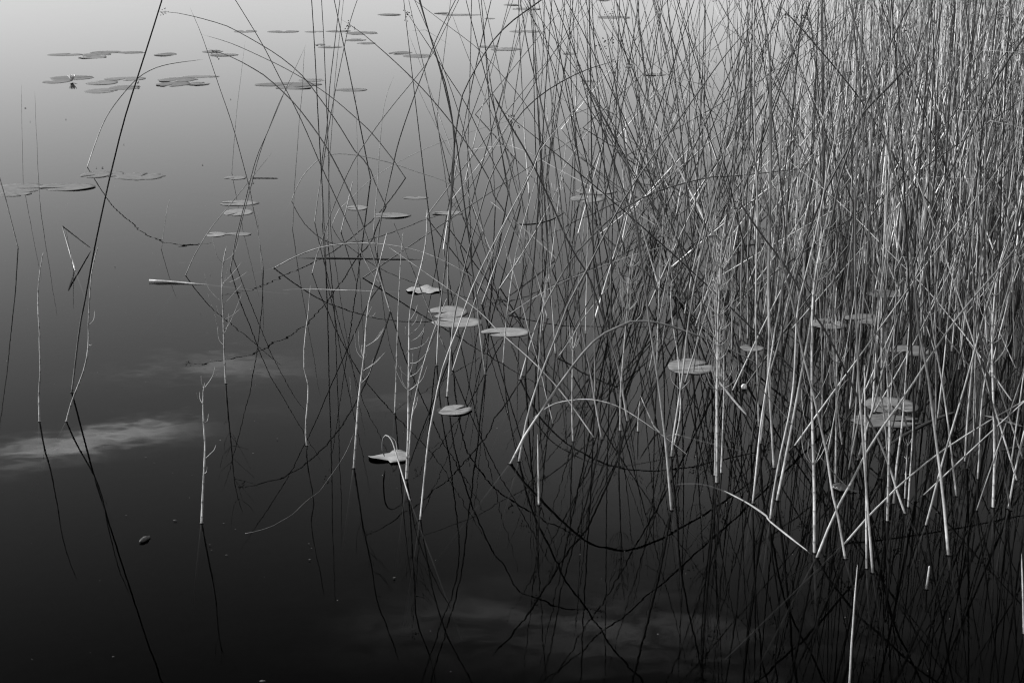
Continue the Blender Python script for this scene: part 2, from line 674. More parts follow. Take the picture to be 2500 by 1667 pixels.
# ------------------------------------------------------------------ lily pads
def lily_pad(tr, wz, hz, label, tone=0.24, rot=None, tilt=0.0, curl=0.0, group=None, name="lily_pad", ragged=0.0, lift=0.0):
    tone *= 0.5
    p = parse(tr)[0]
    g = ground(p)
    d = math.hypot(g.length, 0) if False else (g - Vector((0, 0, CAM_H))).length
    wid = wz / ZS / FPX * d
    dep = hz / ZS / FPX * d / (CAM_H / d)
    dep = max(0.5 * wid, min(1.15 * wid, dep))
    mb = MB()
    if rot is None:
        rot = random.uniform(0, 6.28)
    notch = random.uniform(0.14, 0.3)
    N, K = 30, 5
    ph = [random.uniform(0, 6.28) for _ in range(4)]

    def edge(a):
        e = 1 + 0.025 * math.sin(3 * a + ph[0]) + 0.018 * math.sin(5 * a + ph[1])
        return e + ragged * (0.10 * math.sin(7 * a + ph[2]) + 0.09 * math.sin(11 * a + ph[3]))

    rings = {}
    for side in (0, 1):
        c = mb.add((0, 0, 0.0005 if side == 0 else -0.0004), tone, 0.0)
        for k in range(1, K + 1):
            row = []
            for i in range(N + 1):
                a = notch + (6.2832 - 2 * notch) * i / N
                f = k / K
                rr = f * edge(a)
                # rounded lobes at the notch
                if i in (0, N):
                    rr *= 0.93 if k == K else 1.0
                z = curl * max(0, f - 0.6) * (1 + 1.3 * math.sin(2 * a + ph[0])) + 0.0003 * math.sin(4 * a + ph[1]) * f * f + 0.0003 * math.sin(9 * f + 2 * a + ph[2])
                A = a + rot
                x, y = math.cos(A) * rr, math.sin(A) * rr
                row.append(mb.add((x * wid / 2, y * dep / 2, z + (0.0005 if side == 0 else -0.0004)), tone * (0.92 + 0.1 * (1 - f)) * (0.7 if k == K and side == 0 else 1), a))
            rings[(side, k)] = row
        for i in range(N):
            t = (c, rings[(side, 1)][i], rings[(side, 1)][i + 1])
            mb.f.append(t if side == 0 else t[::-1])
            for k in range(1, K):
                q = (rings[(side, k)][i], rings[(side, k + 1)][i], rings[(side, k + 1)][i + 1], rings[(side, k)][i + 1])
                mb.f.append(q if side == 0 else q[::-1])
        rings[(side, 0)] = [c]
    for i in range(N):
        mb.f.append((rings[(0, K)][i], rings[(1, K)][i], rings[(1, K)][i + 1], rings[(0, K)][i + 1]))
    for i in (0, N):
        prof0 = [rings[(0, 0)][0]] + [rings[(0, k)][i] for k in range(1, K + 1)]
        prof1 = [rings[(1, 0)][0]] + [rings[(1, k)][i] for k in range(1, K + 1)]
        for k in range(K):
            q = (prof0[k], prof1[k], prof1[k + 1], prof0[k + 1])
            mb.f.append(q if i == 0 else q[::-1])
    o = link(name, mb.mesh(name, None, True), M_PAD, None, label, "lily pad", group)
    o.location = (g.x, g.y, 0.0004 + lift * 0.12)
    o.rotation_euler = (RAD(random.uniform(-.3, .3)), RAD(tilt), 0)
    return o


# ================================================================== traced plants: the open water on the left
B, H = bulrush, horsetail
B("s1 588,532 655,0 r5 690,1150 770,700 870,250 930,0 r1 1050,870 1330,0", "tall straight bulrush rising through the open water left of centre, leaning right", r=3.7, dy=-0.62, ext=0.5, top=0.03)
H("s1 543,770 590,600 650,450 700,300 725,130 r5 725,1300 735,1100 750,900 775,780 808,665", "pale jointed horsetail that bows at its foot beside the tall straight bulrush", dy=-0.05,
  branches=("r5 735,1320 768,1275 775,1195", "s1 733,150 745,145 757,125"), tone=0.5)
H("s1 323,770 318,550 330,350 322,100 r5 325,1400 310,1150 318,960 340,800 355,722", "bare pale horsetail standing alone nearest the left edge", dy=0.0,
  branches=("s1 315,555 297,528",), tone=0.55)
H("s5 1652,260 s1 1660,1400 1680,1000 1672,850 1663,650 1668,500 1678,445", "bright pale horsetail with short upturned twigs, lowest on the left", r=3.2, tone=0.68,
  branches=("s1 1685,500 1740,400 1762,315", "s1 1652,495 1648,390", "s1 1643,630 1625,585 1612,525", "s1 1643,635 1638,522", "s1 1680,790 1700,760 1708,702",
            "s1 1683,1090 1720,1035 1755,1000 1772,952", "s1 1685,1210 1697,1135"))
H("s1 1850,458 1837,200 1832,0 r5 1825,1150 1815,1000 1830,800 1858,668", "tall horsetail with wide spreading twigs in open water left of the bulrushes", tone=0.5,
  branches=("r5 1825,815 1780,760 1735,590", "r5 1840,810 1920,730 1955,635", "r5 1828,985 1900,905 1985,800", "r5 1828,1000 1930,950 2040,875",
            "r5 1815,1150 1740,1060 1695,990 1675,890", "r5 1825,1155 1900,1080 2000,965", "r5 1825,1270 1790,1220 1775,1160", "r5 1832,1270 1920,1230 1980,1175",
            "r5 1840,1385 1890,1290 1985,1060", "r5 1835,1400 1780,1320 1760,1225", "r5 1830,1290 1750,1190 1700,1055", "r5 1838,1390 1868,1320 1872,1220",
            "r5 1835,1500 1795,1440 1780,1330", "r5 1825,1020 1850,930 1868,850"))
B("r5 148,690 50,300 0,130", "bulrush cut by the left edge of the picture, leaning left", r=3.4, dy=0.1, ext=0.9, base=0.22)
B("r1 190,1505 177,900 178,670", "leftmost of two thin upright stems behind the lily pads at left", r=1.6, base=0.2, top=0.3, kf=0.7)
B("r5 333,350 r1 320,1560 290,900 284,730", "thin upright stem in front of the lily pads at left", r=1.7, base=0.15, top=0.3, kf=0.7)
B("r5 615,870 510,510 750,695", "broken bulrush folded into a sharp triangle in open water at left", r=4.8, foot=400 + 700 / ZS, kink=True, base=0.75, top=0.03, kf=0.2, tipr=0.8, sub=0.15)
B("r5 600,860 535,515", "thin stem standing inside the folded triangular bulrush", r=1.6, base=0.15, top=0.2, sub=0.1)
B("r5 1322,705 1365,400 1393,283", "short thin pale stem alone in open water", r=1.7, base=0.3, top=0.45, kf=0.3)
B("r1 715,1372 800,1120 880,950 1000,780 1120,650 1250,570 1400,525 1670,488", "arching bulrush whose tip hangs right over open water at upper left", r=4.2, foot=374, base=0.55, top=0.04, kf=0.5)
B("r5 1887,870 1950,540 2090,0 r1 2180,1110 2350,720 r2 490,370", "dark bulrush leaning right, front one of a close pair left of centre", r=3.4, dy=0.1, base=0.2, top=0.02, tipr=0.3)
B("r5 1910,770 1960,560 2095,40 r1 2200,1060 2330,760 r2 400,665", "shorter dark bulrush close behind its leaning twin left of centre", r=2.6, dy=0.1, base=0.12, top=0.02)
B("r5 2160,870 2105,500 2080,400 2040,180 r1 1920,1080 1800,720 1660,310 1550,50", "slender bulrush leaning left with a bleached tip at upper left", r=2.6, dy=0.15, base=0.3, top=0.04)
B("r5 2148,900 2128,640 2107,395", "short thin stem beside the foot of the slender left leaning bulrush", r=1.4, base=0.4, top=0.4)
B("r1 1900,1420 1925,1080 1945,870 1985,540 2010,335", "thin upright stem with pale tip behind the small lily pads", r=1.8, base=0.25, top=0.3, kf=0.8)
B("r5 1520,915 1600,740 1720,540 1890,330 2060,120 r1 2232,1248", "slim curved bulrush leaning far right beside the horsetail with wide twigs", r=2.5, dy=0.25, base=0.2, top=0.16)
# the long arches reaching left
B("r6 1185,1215 1080,870 960,500 860,255 735,0 r2 650,1190 550,1040 400,850 200,660 80,575 r1 1900,470 1690,395", "long bulrush arching left with a bleached curved top and small flower head", r=4.6, dy=0.55, head=0.8, base=0.34, top=0.05, kf=0.45)
B("r6 1150,350 1060,160 1000,0 r2 910,1260 760,1020 600,800 460,620 300,480 130,370 r1 1900,235 1780,190 1620,145 1450,108 1260,92", "uppermost bulrush arching far left, its flower head over open water", r=3.9, dy=0.35, head=0.9, base=0.12, top=0.03)
B("r6 1310,118 1250,30 r2 1200,1300 1040,1100 950,1010 780,860 620,740 460,640 330,565 200,500 r1 1900,360 1650,283", "bulrush arching left just below the uppermost arch, without flower head", r=3.5, dy=0.3, base=0.08, top=0.03)
B("r6 1110,995 1000,840 860,540 700,190 r2 600,1320 440,960 270,620 r1 2150,360 1925,0", "straight dark bulrush slanting up left across the pads at the back", r=3.0, dy=0.25, ext=0.3, base=0.4, top=0.03, kf=0.4)
B("r6 655,800 640,500 615,0 r2 580,700 560,350 540,0", "nearly upright dark bulrush, left one of the tall vertical trio", r=3.4, dy=0.0, ext=0.7, base=0.2, top=0.02)
B("r6 672,640 680,200 r2 665,900 645,450 620,0", "nearly upright dark bulrush, middle one of the tall vertical trio", r=3.0, dy=0.1, ext=0.6, base=0.2, top=0.02)
B("r6 628,490 625,0 r2 660,1080 690,700 720,450 770,0", "dark bulrush leaning slightly right, crossing the tall vertical trio", r=3.2, dy=0.1, ext=0.5, base=0.4, top=0.02, kf=0.35)
B("r6 565,480 600,200 r2 650,1250 690,1000 740,700 800,420 850,210 915,0", "bulrush with pale foot leaning right behind the vertical trio", r=3.0, dy=0.1, ext=0.4, base=0.45, top=0.03, kf=0.4)
B("r6 690,330 680,100 r2 700,1150 720,800 740,580 800,0", "thin dark bulrush beside the vertical trio, crossing a tiny far pad", r=2.0, ext=0.3, base=0.1, top=0.03)
B("r6 383,540 400,220 410,0 r2 430,1130 455,800 490,350", "thin straight bulrush leftmost of the centre thicket, foot in open water", r=2.0, dy=0.05, base=0.15, top=0.1)
B("r6 375,305 410,210 470,100 560,0 r2 650,1280 760,1262 870,1270 1000,1290 1200,1340 1400,1410 1640,1490 r6 1750,240 1900,350", "pale bulrush arching right low over the water behind the vertical trio", r=2.6, foot=478, base=0.5, top=0.25, kf=0.5, sub=0.3)
B("r6 230,855 400,765 600,690 800,655 1000,650 1200,668 1400,710 1600,785 1800,890 1980,1020 2065,1095", "long low bulrush arch springing right from open water, tip touching the water", r=3.8, foot=400 + 1110 / ZS, base=0.3, top=0.2, kf=0.4, head=0.5, tipr=0.35, bract=False)
B("s3 840,900 600,560 350,290 30,0 r6 1900,1200 1500,910 1165,680", "straight bleached bulrush slanting up left above three lily pads", r=2.6, dy=0.35, base=0.6, top=0.6, tipr=0.35)
H("s2 885,1150 905,870 920,650 940,460 970,230 985,0 r6 990,1300 1010,1130 1060,950 1130,680 1160,550", "horsetail leaning right with two tiers of long upturned twigs", r=3.4, dy=0.1, tone=0.55,
  branches=("s2 965,265 910,190 890,30", "s2 962,250 930,150 922,15", "s2 970,265 988,240 992,195", "s2 990,165 1080,90 1140,0", "s2 990,160 1050,110 1120,10", "s2 965,350 1060,290 1150,190",
            "s2 967,350 1050,290 1110,230", "s2 915,660 870,570 852,400", "s2 917,640 925,590 935,540", "r6 1000,1255 1015,1210 1035,1165", "r6 1000,1265 1040,1250 1065,1215",
            "r6 985,1510 1070,1440 1140,1330", "s2 970,240 950,190 953,130", "s2 955,440 1010,380 1048,240"))
H("s2 1222,700 1235,350 1245,0 r6 1250,1200 1270,800 1290,560", "bare straight horsetail between two twiggy ones at lower centre", r=2.7, tone=0.5, dy=0.0)
H("s2 1315,1240 1330,900 1335,500 1340,0 r6 1345,1250 1370,1080 1440,830 1480,600 1485,375", "tallest twiggy horsetail at lower centre, twigs cupped like a lyre", r=3.5, dy=0.1, tone=0.55,
  branches=("s2 1340,95 1400,85 1450,50 1462,0", "s2 1345,190 1420,160 1480,115 1502,70", "s2 1342,300 1400,285 1470,220 1520,150", "s2 1340,405 1400,370 1450,300", "s2 1335,510 1290,470 1240,370 1220,300",
            "s2 1335,405 1290,370 1250,310 1222,195", "s2 1340,510 1440,430 1490,305", "s2 1337,512 1400,460 1450,290", "r6 1355,1270 1385,1220 1410,1150", "r6 1350,1330 1390,1290 1410,1230",
            "r6 1345,1435 1400,1430 1450,1370 1470,1320", "r6 1345,1400 1420,1330 1455,1235", "r6 1335,1430 1310,1395 1308,1330", "s2 1335,510 1285,440 1270,310", "s2 1338,380 1365,300 1370,200", "s2 1335,200 1300,212"))
H("s2 1322,1240 1340,1000 1360,740 1400,520 1470,250 1550,0 r6 1600,1220", "slim horsetail curving right from the foot of the lyre shaped one", r=2.4, dy=0.15, tone=0.55, ext=0.05, branches=("s2 1365,700 1395,640 1415,545", "s2 1355,740 1385,650 1400,560"))
H("s2 500,965 490,850 498,700 515,500 480,340 478,180 495,0 r6 510,1250 530,990", "bare horsetail with a crooked wavy stem, left of the centre thicket", r=2.6, tone=0.55, spacing=0.05)
B("s6 1430,230 s2 1470,1150 1500,870 1550,620 1600,380 1680,150 1740,0 r6 1870,980 2100,520 2350,60 r3 340,1370 420,1200 700,870 1000,500 1200,240", "very long pale bulrush rising from dark lower centre and leaning right", r=3.0, dy=0.35, base=0.62, top=0.35, kf=1.0, tipr=0.3)
B("s2 1345,1410 1300,1260 1240,1060 1200,930 1155,880 1125,910 1122,1000 1140,1060", "bleached stem looped over like a shepherd's crook beside a tilted pad", r=2.8, foot=800 + 1110 / ZS, base=0.5, top=0.42, sub=0.25, tipr=0.9)
B("s2 1250,1040 1238,980 1225,925 1185,890", "short curled stem leaning on the crook shaped stem", r=1.8, base=0.55, top=0.55, sub=0.08)
# ------------------------------------------------------------------ centre thicket
B("r6 545,900 580,760 650,560 700,400 800,150 870,0 r2 960,1200 1180,900 1450,560 1560,380 1750,0", "bulrush with its foot forward at centre left, slanting up right", r=2.9, dy=0.15, ext=0.3, base=0.4, top=0.03, kf=0.5)
B("r6 705,510 760,380 850,300 1000,150 1210,10 r2 1500,1210 1850,1080 2160,990 2280,955", "thin pale bulrush lying low across the centre, rising gently right", r=2.0, dy=0.3, base=0.4, top=0.3)
B("r6 780,560 830,350 878,140", "short broken pale bulrush stump beside a small lily pad", r=3.4, base=0.6, top=0.6, tipr=0.8)
B("r6 1048,575 1065,330 1085,80 r2 1110,1050 1150,800 1218,610", "upright bleached bulrush at centre ending in a broken tip", r=2.8, dy=0.1, base=0.6, top=0.35, kf=0.8, tipr=0.5)
B("r6 1075,730 1100,500 1150,250 1210,0 r2 1260,1150 1390,760 1510,450 1560,330 1720,0", "stout dark bulrush leaning right through the middle of the thicket", r=4.0, dy=0.1, ext=0.3, base=0.28, top=0.02)
B("r6 918,640 915,300 915,0 r2 905,900 898,690", "thin upright stem with pale bud-like tip at centre", r=1.8, base=0.25, top=0.3)
B("r6 1655,1030 1660,700 1690,150 r2 1690,1400 1720,1100 1755,870 1800,720 1950,450 r3 0,350 150,190 410,0", "thick dark bulrush that bends over to the right high at centre", tipr=0.8, r=4.6, dy=0.3, ext=0.25, base=0.35, top=0.02, kf=0.4)
B("s2 1565,310 r6 1590,1200 1640,800 1680,400 1705,0 r2 1700,1050 1640,700 1560,450 1420,0", "bulrush with pale foot curving back left at the centre", r=3.8, dy=0.2, ext=0.4, base=0.5, top=0.02, kf=0.5)
B("s2 1650,565 1690,80 r6 1720,1200 1780,900 1850,620 1920,400 2010,100 r2 2150,1170 r3 130,1090 250,920 380,800 560,680 800,565 1060,490", "bulrush arching right across the centre to a drooping flower head", r=3.9, dy=0.5, head=1.2, base=0.5, top=0.05, kf=0.5)
B("s2 1695,350 1800,20 r6 1900,1050 1980,850 2080,600 2200,330 2350,0", "slim bulrush slanting right behind the two overlapping lily pads", r=2.8, dy=0.2, ext=0.3, base=0.5, top=0.12, kf=0.5)
B("s2 1965,385 1915,0 r6 1890,1100 1850,850 1835,650 1810,450 r2 1740,1250 1690,1000 1600,600 1500,250 1430,0", "upright bulrush with bright foot beside the right end of the lily pads", r=3.8, dy=0.15, ext=0.4, base=0.5, top=0.03, kf=0.45)
B("r6 2300,830 2240,580 2150,225 r2 2050,1380 1900,1050 1790,830 1650,620 1480,340 1280,45", "dark bulrush slanting up left to a flower head at the top edge", r=3.1, dy=0.2, head=1.0, base=0.2, top=0.03)
B("r6 2010,850 1960,620 1900,330 1840,0 r2 1780,1050 1600,500 1380,0", "thin dark bulrush leaning left between the bright pad trio and the thicket", r=2.4, ext=0.3, base=0.25, top=0.03)
B("r7 460,1270 430,1150 350,850 200,570 80,350 0,230 r2 1980,1440 1720,1050 1400,680 1000,310 760,145", "long bulrush slanting up left across the centre to a dark flower head", r=3.5, dy=0.4, head=1.0, base=0.4, top=0.04, kf=0.5)
B("r7 480,430 r3 440,1220 300,890 r2 2070,580 1900,400 1640,200 1380,0", "thin dark bulrush slanting steeply left across the upper centre", r=2.4, dy=0.3, ext=0.3, base=0.1, top=0.03)
B("s3 1115,765 1080,560 1050,380 950,30 r7 830,1000 760,860 680,740 590,560 500,340 r2 2350,1340 2180,1050 2000,725", "strong black bulrush slanting up left from the pads at right of centre", tipr=0.8, r=3.9, dy=0.3, base=0.4, top=0.015, kf=0.35)
B("r7 1195,275 1000,160 800,0 r3 720,1290 600,1180 470,1085", "short thick dark bulrush lying low, pointing left at right of centre", r=3.6, dy=0.4, base=0.03, top=0.02)
B("s3 848,560 845,0 r7 830,600 825,0 r3 815,900 805,400 800,0", "dead straight vertical dark bulrush at right of centre", r=3.2, dy=0.0, ext=0.6, base=0.3, top=0.02)
B("s3 905,915 850,620 800,330 735,0 r7 650,900 600,600 520,0 r3 400,800 300,400 230,0", "bulrush with bright foot leaning left beside the small arch at lower centre", r=3.1, dy=0.3, ext=0.2, base=0.5, top=0.05, kf=0.5)
B("r7 1000,420 r3 720,1120 600,800 520,560 400,290 270,0", "dark bulrush leaning left behind the two overlapping pads right of centre", r=2.8, ext=0.3, base=0.2, top=0.03)
B("r7 1210,640 1130,430 1060,200 r3 960,1200 880,860 800,600 780,490 690,200 625,50", "dark bulrush with a flower head at the top edge right of centre", r=3.0, dy=0.2, head=0.9, base=0.3, top=0.03)
B("r7 1250,300 r3 1240,1380 1200,1000 1180,650 1120,400 1020,0", "dark bulrush leaning slightly left, upper part crossing the drooping flower head", r=3.0, ext=0.4, base=0.25, top=0.03)
B("r7 985,1120 960,650 930,200 r3 920,1300 900,1000 870,650 840,330 820,0", "dark upright bulrush left of the strong black slanting one", r=3.0, ext=0.4, base=0.4, top=0.03)
B("r7 560,90 r3 720,1180 890,950 1020,800 1205,615", "bleached straight stem slanting up right among dark bulrushes", r=2.6, dy=0.1, base=0.6, top=0.6, tipr=0.6)
B("r7 135,1240 300,1130 450,1040 580,965 750,900 1000,805 1200,735 1525,650", "bleached stem lying low across the thicket, rising gently right", r=2.6, dy=0.5, base=0.5, top=0.65, tipr=0.6)
B("s3 540,250 660,80 r7 740,1280 900,1080 1045,905 1150,935 1500,1080 1790,1195", "bulrush snapped at a sharp knee, its dark top falling right", r=3.4, foot=400 + 1190 / ZS, kink=True, base=0.5, top=0.05, kf=0.35, tipr=0.5, sub=0.2)
B("s3 155,1115 235,960 280,870 420,660 560,460 700,270 800,150 900,60 1020,0 r7 1130,1295 1250,1290 1400,1310 1560,1360 1780,1440 s3 1900,155 2100,250 2270,350", "stout bulrush bent into a great arch over the lower centre", r=6.0, foot=1030, base=0.5, top=0.2, kf=0.42, tipr=0.6)
B("s3 225,1095 250,950 300,700 370,480 440,300 550,30 r7 640,1130 800,830 930,570 1100,270 1280,0 r3 1500,1030 1880,500 2190,147", "stout bulrush rising right from the foot of the great arch", r=4.6, dy=0.4, base=0.5, top=0.08, kf=0.6)
B("s3 345,745 430,670 520,620 640,595 770,585 900,600 1050,650 1200,740 1330,830 1480,940 1640,1070 1690,1120 1745,1180", "small pale low arch with a limp curled tip at lower centre", r=2.5, foot=800 + 1080 / ZS, base=0.45, top=0.5, tipr=0.25)
B("s3 235,425 330,100 r7 430,1170 640,800 800,620 1000,430 1130,340 1300,250 1500,180 1800,110 r8 0,100 600,32", "long bulrush bending over to lie almost level across the right side", r=4.0, dy=0.9, base=0.4, top=0.08, kf=0.55)
H("s3 95,290 115,0 r7 130,1200 180,850 240,560 330,250 400,0", "slim jointed horsetail leaning right over the third lily pad", r=2.4, tone=0.5, dy=0.2, branches=("r7 190,800 260,740 330,620", "r7 205,720 225,660 240,600"))
B("s3 505,785 440,520 400,350 300,0 r7 250,1150 180,880 100,640", "thin pale stem leaning left behind the great arch", r=1.9, dy=0.2, base=0.5, top=0.35)
H("s3 668,930 660,650 665,200 662,10", "horsetail with a brush of short upright twigs at its tip", r=3.0, tone=0.55, whorls=0,
  branches=("s3 662,190 630,100 618,-20", "s3 664,200 640,120 655,40", "s3 665,190 690,100 700,20", "s3 665,195 710,120 728,45", "s3 660,180 640,60 640,-30", "s3 668,180 715,90 732,50"))
H("s3 1055,845 1060,500 1100,0 r7 1110,1200 1130,900 1170,680", "bright horsetail with dense fans of fine twigs right of centre", r=3.0, tone=0.55, whorls=7, nb=(6, 9), zone=(0.55, 0.95), blen=(0.07, 0.13))
H("s3 380,440 405,0 r7 420,1200 450,920", "horsetail with a leafy tip rising between slanting bulrushes", r=2.8, tone=0.5, whorls=2, zone=(0.8, 1), blen=(0.06, 0.1))
B("s3 1475,1495 1455,1250 1430,960 1390,650 1340,270 1300,0 r7 1270,1080 1230,800 1180,450 1130,100 r3 1050,900 980,500 930,210", "stout upright bulrush right of the great arch with tall flower head", r=4.6, dy=0.3, head=1.3, base=0.45, top=0.06, kf=0.8)
B("s3 1475,1055 1490,900 1530,640 1570,330 1605,0 r7 1680,950 1780,480 1880,50 r3 1960,1000", "stout bulrush in front of a large bare lily pad, leaning right", r=4.2, dy=0.3, ext=0.5, base=0.5, top=0.1, kf=0.6)
H("s3 1490,870 1450,905 1390,880 1340,820 1290,720 1220,555", "snapped horsetail hanging in a V with its tip leaning left", r=3.2, tone=0.6, dy=0.05, kink=True, spacing=0.06)
H("s3 1495,960 1540,760 1550,560 1530,250 1490,0 r7 1470,1150 1475,950", "bowed horsetail crossing the stout bulrush by the bare lily pad", r=2.8, tone=0.5, dy=0.2, branches=("s3 1525,505 1480,440 1465,355", "s3 1510,680 1470,650 1452,610", "s3 1560,500 1600,460 1630,420"))
H("s3 1200,850 1205,720 1215,590", "short horsetail stub below the knee of the snapped one", r=3.0, tone=0.5)
B("s7 388,110 s3 382,1050 377,868", "short thick pale stick standing alone under the great arch", r=3.4, base=0.65, top=0.6, tipr=0.6)
H("s3 1845,1270 1850,900 1850,500 1855,0 r7 1860,1200 1875,900 1890,650 1920,430", "tall horsetail wrapped in dense upright twigs, front of its clump", r=3.8, tone=0.62, whorls=9, nb=(6, 10), zone=(0.3, 0.95), blen=(0.07, 0.14))
H("s3 1830,1210 1840,700 1835,300 1840,0 r7 1850,1000 1900,750", "horsetail close behind the left side of the dense twiggy clump", r=3.0, tone=0.5, whorls=4, nb=(5, 8), zone=(0.4, 0.95))
H("s3 1882,1190 1895,850 1905,500 1905,200", "short horsetail at the right side of the dense twiggy clump", r=3.0, tone=0.55, whorls=1)
B("s3 2190,810 2185,600 2165,0 r7 2172,900 2178,300 r3 2165,1400 2150,300 2145,0", "tall bleached vertical stem crossing the whole right half", tipr=0.8, r=3.3, dy=0.1, ext=0.3, base=0.6, top=0.55, kf=2.0)
B("s3 2315,1150 2290,700 2265,350 2275,0 r7 2275,1100 2285,500 2288,0 r3 2290,700 2260,250 2210,0", "thick grey vertical bulrush right of the tall bleached stem", r=4.8, dy=0.2, ext=0.4, base=0.5, top=0.12, kf=1.0)
B("s3 2140,1440 2200,900 2250,500 2320,0 r8 340,1200 400,850 470,600 560,250", "straight pale bulrush rising right from dark water at lower right", r=3.4, dy=0.3, ext=0.5, base=0.55, top=0.2, kf=1.0)
# ------------------------------------------------------------------ right foreground
B("s8 650,540 800,170 900,0 s4 1040,1060 1200,800 1370,560 1560,260 1740,0 r8 1900,1140 2200,800 2350,600", "stout bulrush slanting up right from a star of crossing stems", r=4.2, dy=0.5, ext=0.9, base=0.5, top=0.12, kf=0.8)
H("s8 632,500 632,100 s4 632,1400 625,1100 612,600 612,100 r8 620,1100 650,850 700,600 760,350", "stoutest horsetail at lower right with wide hooped twigs", r=4.2, dy=0.25, tone=0.6, whorls=5, zone=(0.5, 0.95),
  branches=("s4 620,1112 560,1060 530,940 540,800", "s4 620,1112 580,1040 590,900", "s4 625,1110 690,1040 740,920 770,825", "s4 625,1112 660,1050 710,900", "s4 610,845 560,780 530,600 530,480", "s4 612,845 680,760 750,620 770,510",
            "s4 612,600 560,480 530,300 520,170", "s4 615,590 680,520 740,380 765,280", "s4 605,350 560,280 540,200", "s4 620,230 680,140 700,40"))
B("s8 885,550 820,170 780,0 s4 740,1050 680,800 620,550 520,150 r8 480,1250 380,850 280,520 200,200", "bulrush leaning left, its foot right of the star of crossing stems", r=3.8, dy=0.3, ext=0.4, base=0.5, top=0.08, kf=0.8)
B("s8 880,425 1100,170 1280,0 s4 1300,1320 1650,1030 2000,800 2350,600", "pale bulrush lying far over to the right edge at lower right", r=3.2, dy=0.6, ext=0.5, base=0.6, top=0.35, kf=1.0)
B("s8 1110,665 1085,350 1060,0 s4 1040,1000 1000,500 980,150 r8 965,900 970,400 975,100", "upright bulrush at lower right beside a fainter twin stem", r=3.9, dy=0.2, ext=0.6, base=0.55, top=0.1, kf=0.9)
H("s8 1060,630 1055,0 s4 1050,900 1045,500 1040,300", "pale twin stem left of an upright bulrush at lower right", r=2.8, tone=0.6, dy=0.1)
B("s8 1730,520 1690,100 s4 1640,1000 1600,650 1560,350 1480,0 r8 1440,900 1390,550 1330,250 r4 1180,1000", "stoutest bulrush at lower right, leaning left as it rises", r=5.0, dy=0.4, ext=0.5, base=0.55, top=0.06, kf=0.7)
B("s8 1545,275 1620,0 s4 1660,1180 1750,850 1900,350 2000,0 r8 2100,1000 2230,600", "bulrush leaning right in the lower right corner", r=3.6, dy=0.3, ext=0.8, base=0.5, top=0.12, kf=0.8)
B("s8 1375,180 1310,0 s4 1240,1120 1140,870 1000,600 860,300 710,0 r8 610,1200 400,850 200,580 0,280 r7 2010,250", "dark bulrush slanting up left across the right side to a pale flower head", tipr=0.8, r=3.7, dy=0.3, head=1.1, base=0.5, top=0.015, kf=0.3)
B("s8 915,1650 940,1200 965,850 985,590", "pale stem tip rising from below the bottom edge", r=2.9, base=0.6, top=0.55, sub=0.1)
B("s8 2350,1165 2340,800 2330,500", "bright stem cut by the right edge near the bottom", r=3.0, base=0.6, top=0.6)
B("s8 1550,800 1575,605", "short thick broken stump in dark water at lower right", r=3.6, base=0.15, top=0.5, kf=0.06, tipr=0.7)
B("s4 325,1415 400,1050 500,500 600,0 r8 650,1000 730,640 790,360 r4 830,1500 930,1200 1000,980 1100,850 1250,700 1440,490", "stout dark bulrush bending right to the largest flower head", tipr=0.8, r=5.0, dy=0.4, head=1.5, base=0.5, top=0.03, kf=0.75)
B("s4 190,950 250,450 330,150 r8 430,1130 560,640 720,220 r4 930,1160 1130,680 1280,300 1430,0", "long stout dark bulrush running up right to the top edge", tipr=0.8, r=4.6, dy=0.4, ext=0.4, base=0.4, top=0.03, kf=0.6)
B("s8 270,225 s4 290,1400 350,1080 430,650 470,300 r8 500,1200 560,900", "pale bulrush foot left of the stout one with the largest flower head", r=3.4, dy=0.2, ext=0.5, base=0.55, top=0.3, kf=1.0)
B("s4 300,1150 285,800 270,500 255,0 r8 255,900 265,300 r4 270,900", "straight grey bulrush left of the horsetail with hooped twigs", r=3.6, dy=0.2, ext=0.3, base=0.5, top=0.1, kf=0.9)
B("s8 2222,140 s4 2290,1100 2350,850", "bulrush at the right edge leaning right out of the picture", r=3.6, dy=0.1, ext=1.0, base=0.5, top=0.2)
H("s8 2095,130 s4 2108,1000 2090,300 2090,0 r8 2100,1200 2130,900 2200,650", "tall jointed horsetail near the right edge with curved twigs", r=3.8, tone=0.6, dy=0.2, whorls=5, zone=(0.5, 0.95),
  branches=("s4 2085,290 2150,230 2230,130 2260,20", "s4 2085,290 2180,200 2225,40", "s4 2080,290 2030,220 2010,80", "s4 2082,420 2040,330 2020,190", "s4 2130,1180 2142,900 2115,680"))
B("s4 1865,1095 1890,700 1950,0 r8 1990,900 2010,500", "upright grey bulrush second from the right edge clump", r=3.4, dy=0.2, ext=0.7, base=0.45, top=0.15)
B("s4 1970,1240 2000,700 2050,300 2130,0", "slim pale stem between two upright bulrushes near the right edge", r=2.7, dy=0.15, ext=0.5, base=0.55, top=0.3)
B("s4 1795,1380 1740,900 1680,450 1600,0 r8 1560,1000", "pale bulrush leaning left in front of the right edge clump", r=3.2, dy=0.2, ext=0.6, base=0.55, top=0.15)
H("s8 1230,240 s4 1245,1000 1250,800 1225,330 1215,100", "horsetail in front of two shaded lily pads at right", r=3.6, tone=0.55, whorls=2, branches=("s4 1220,325 1290,240 1380,170", "s4 1218,320 1180,250 1170,130"))
H("s4 1280,1440 1310,1100 1360,700 1400,100 r8 1410,1300", "horsetail leaning right across two shaded lily pads", r=3.2, tone=0.55, dy=0.1)
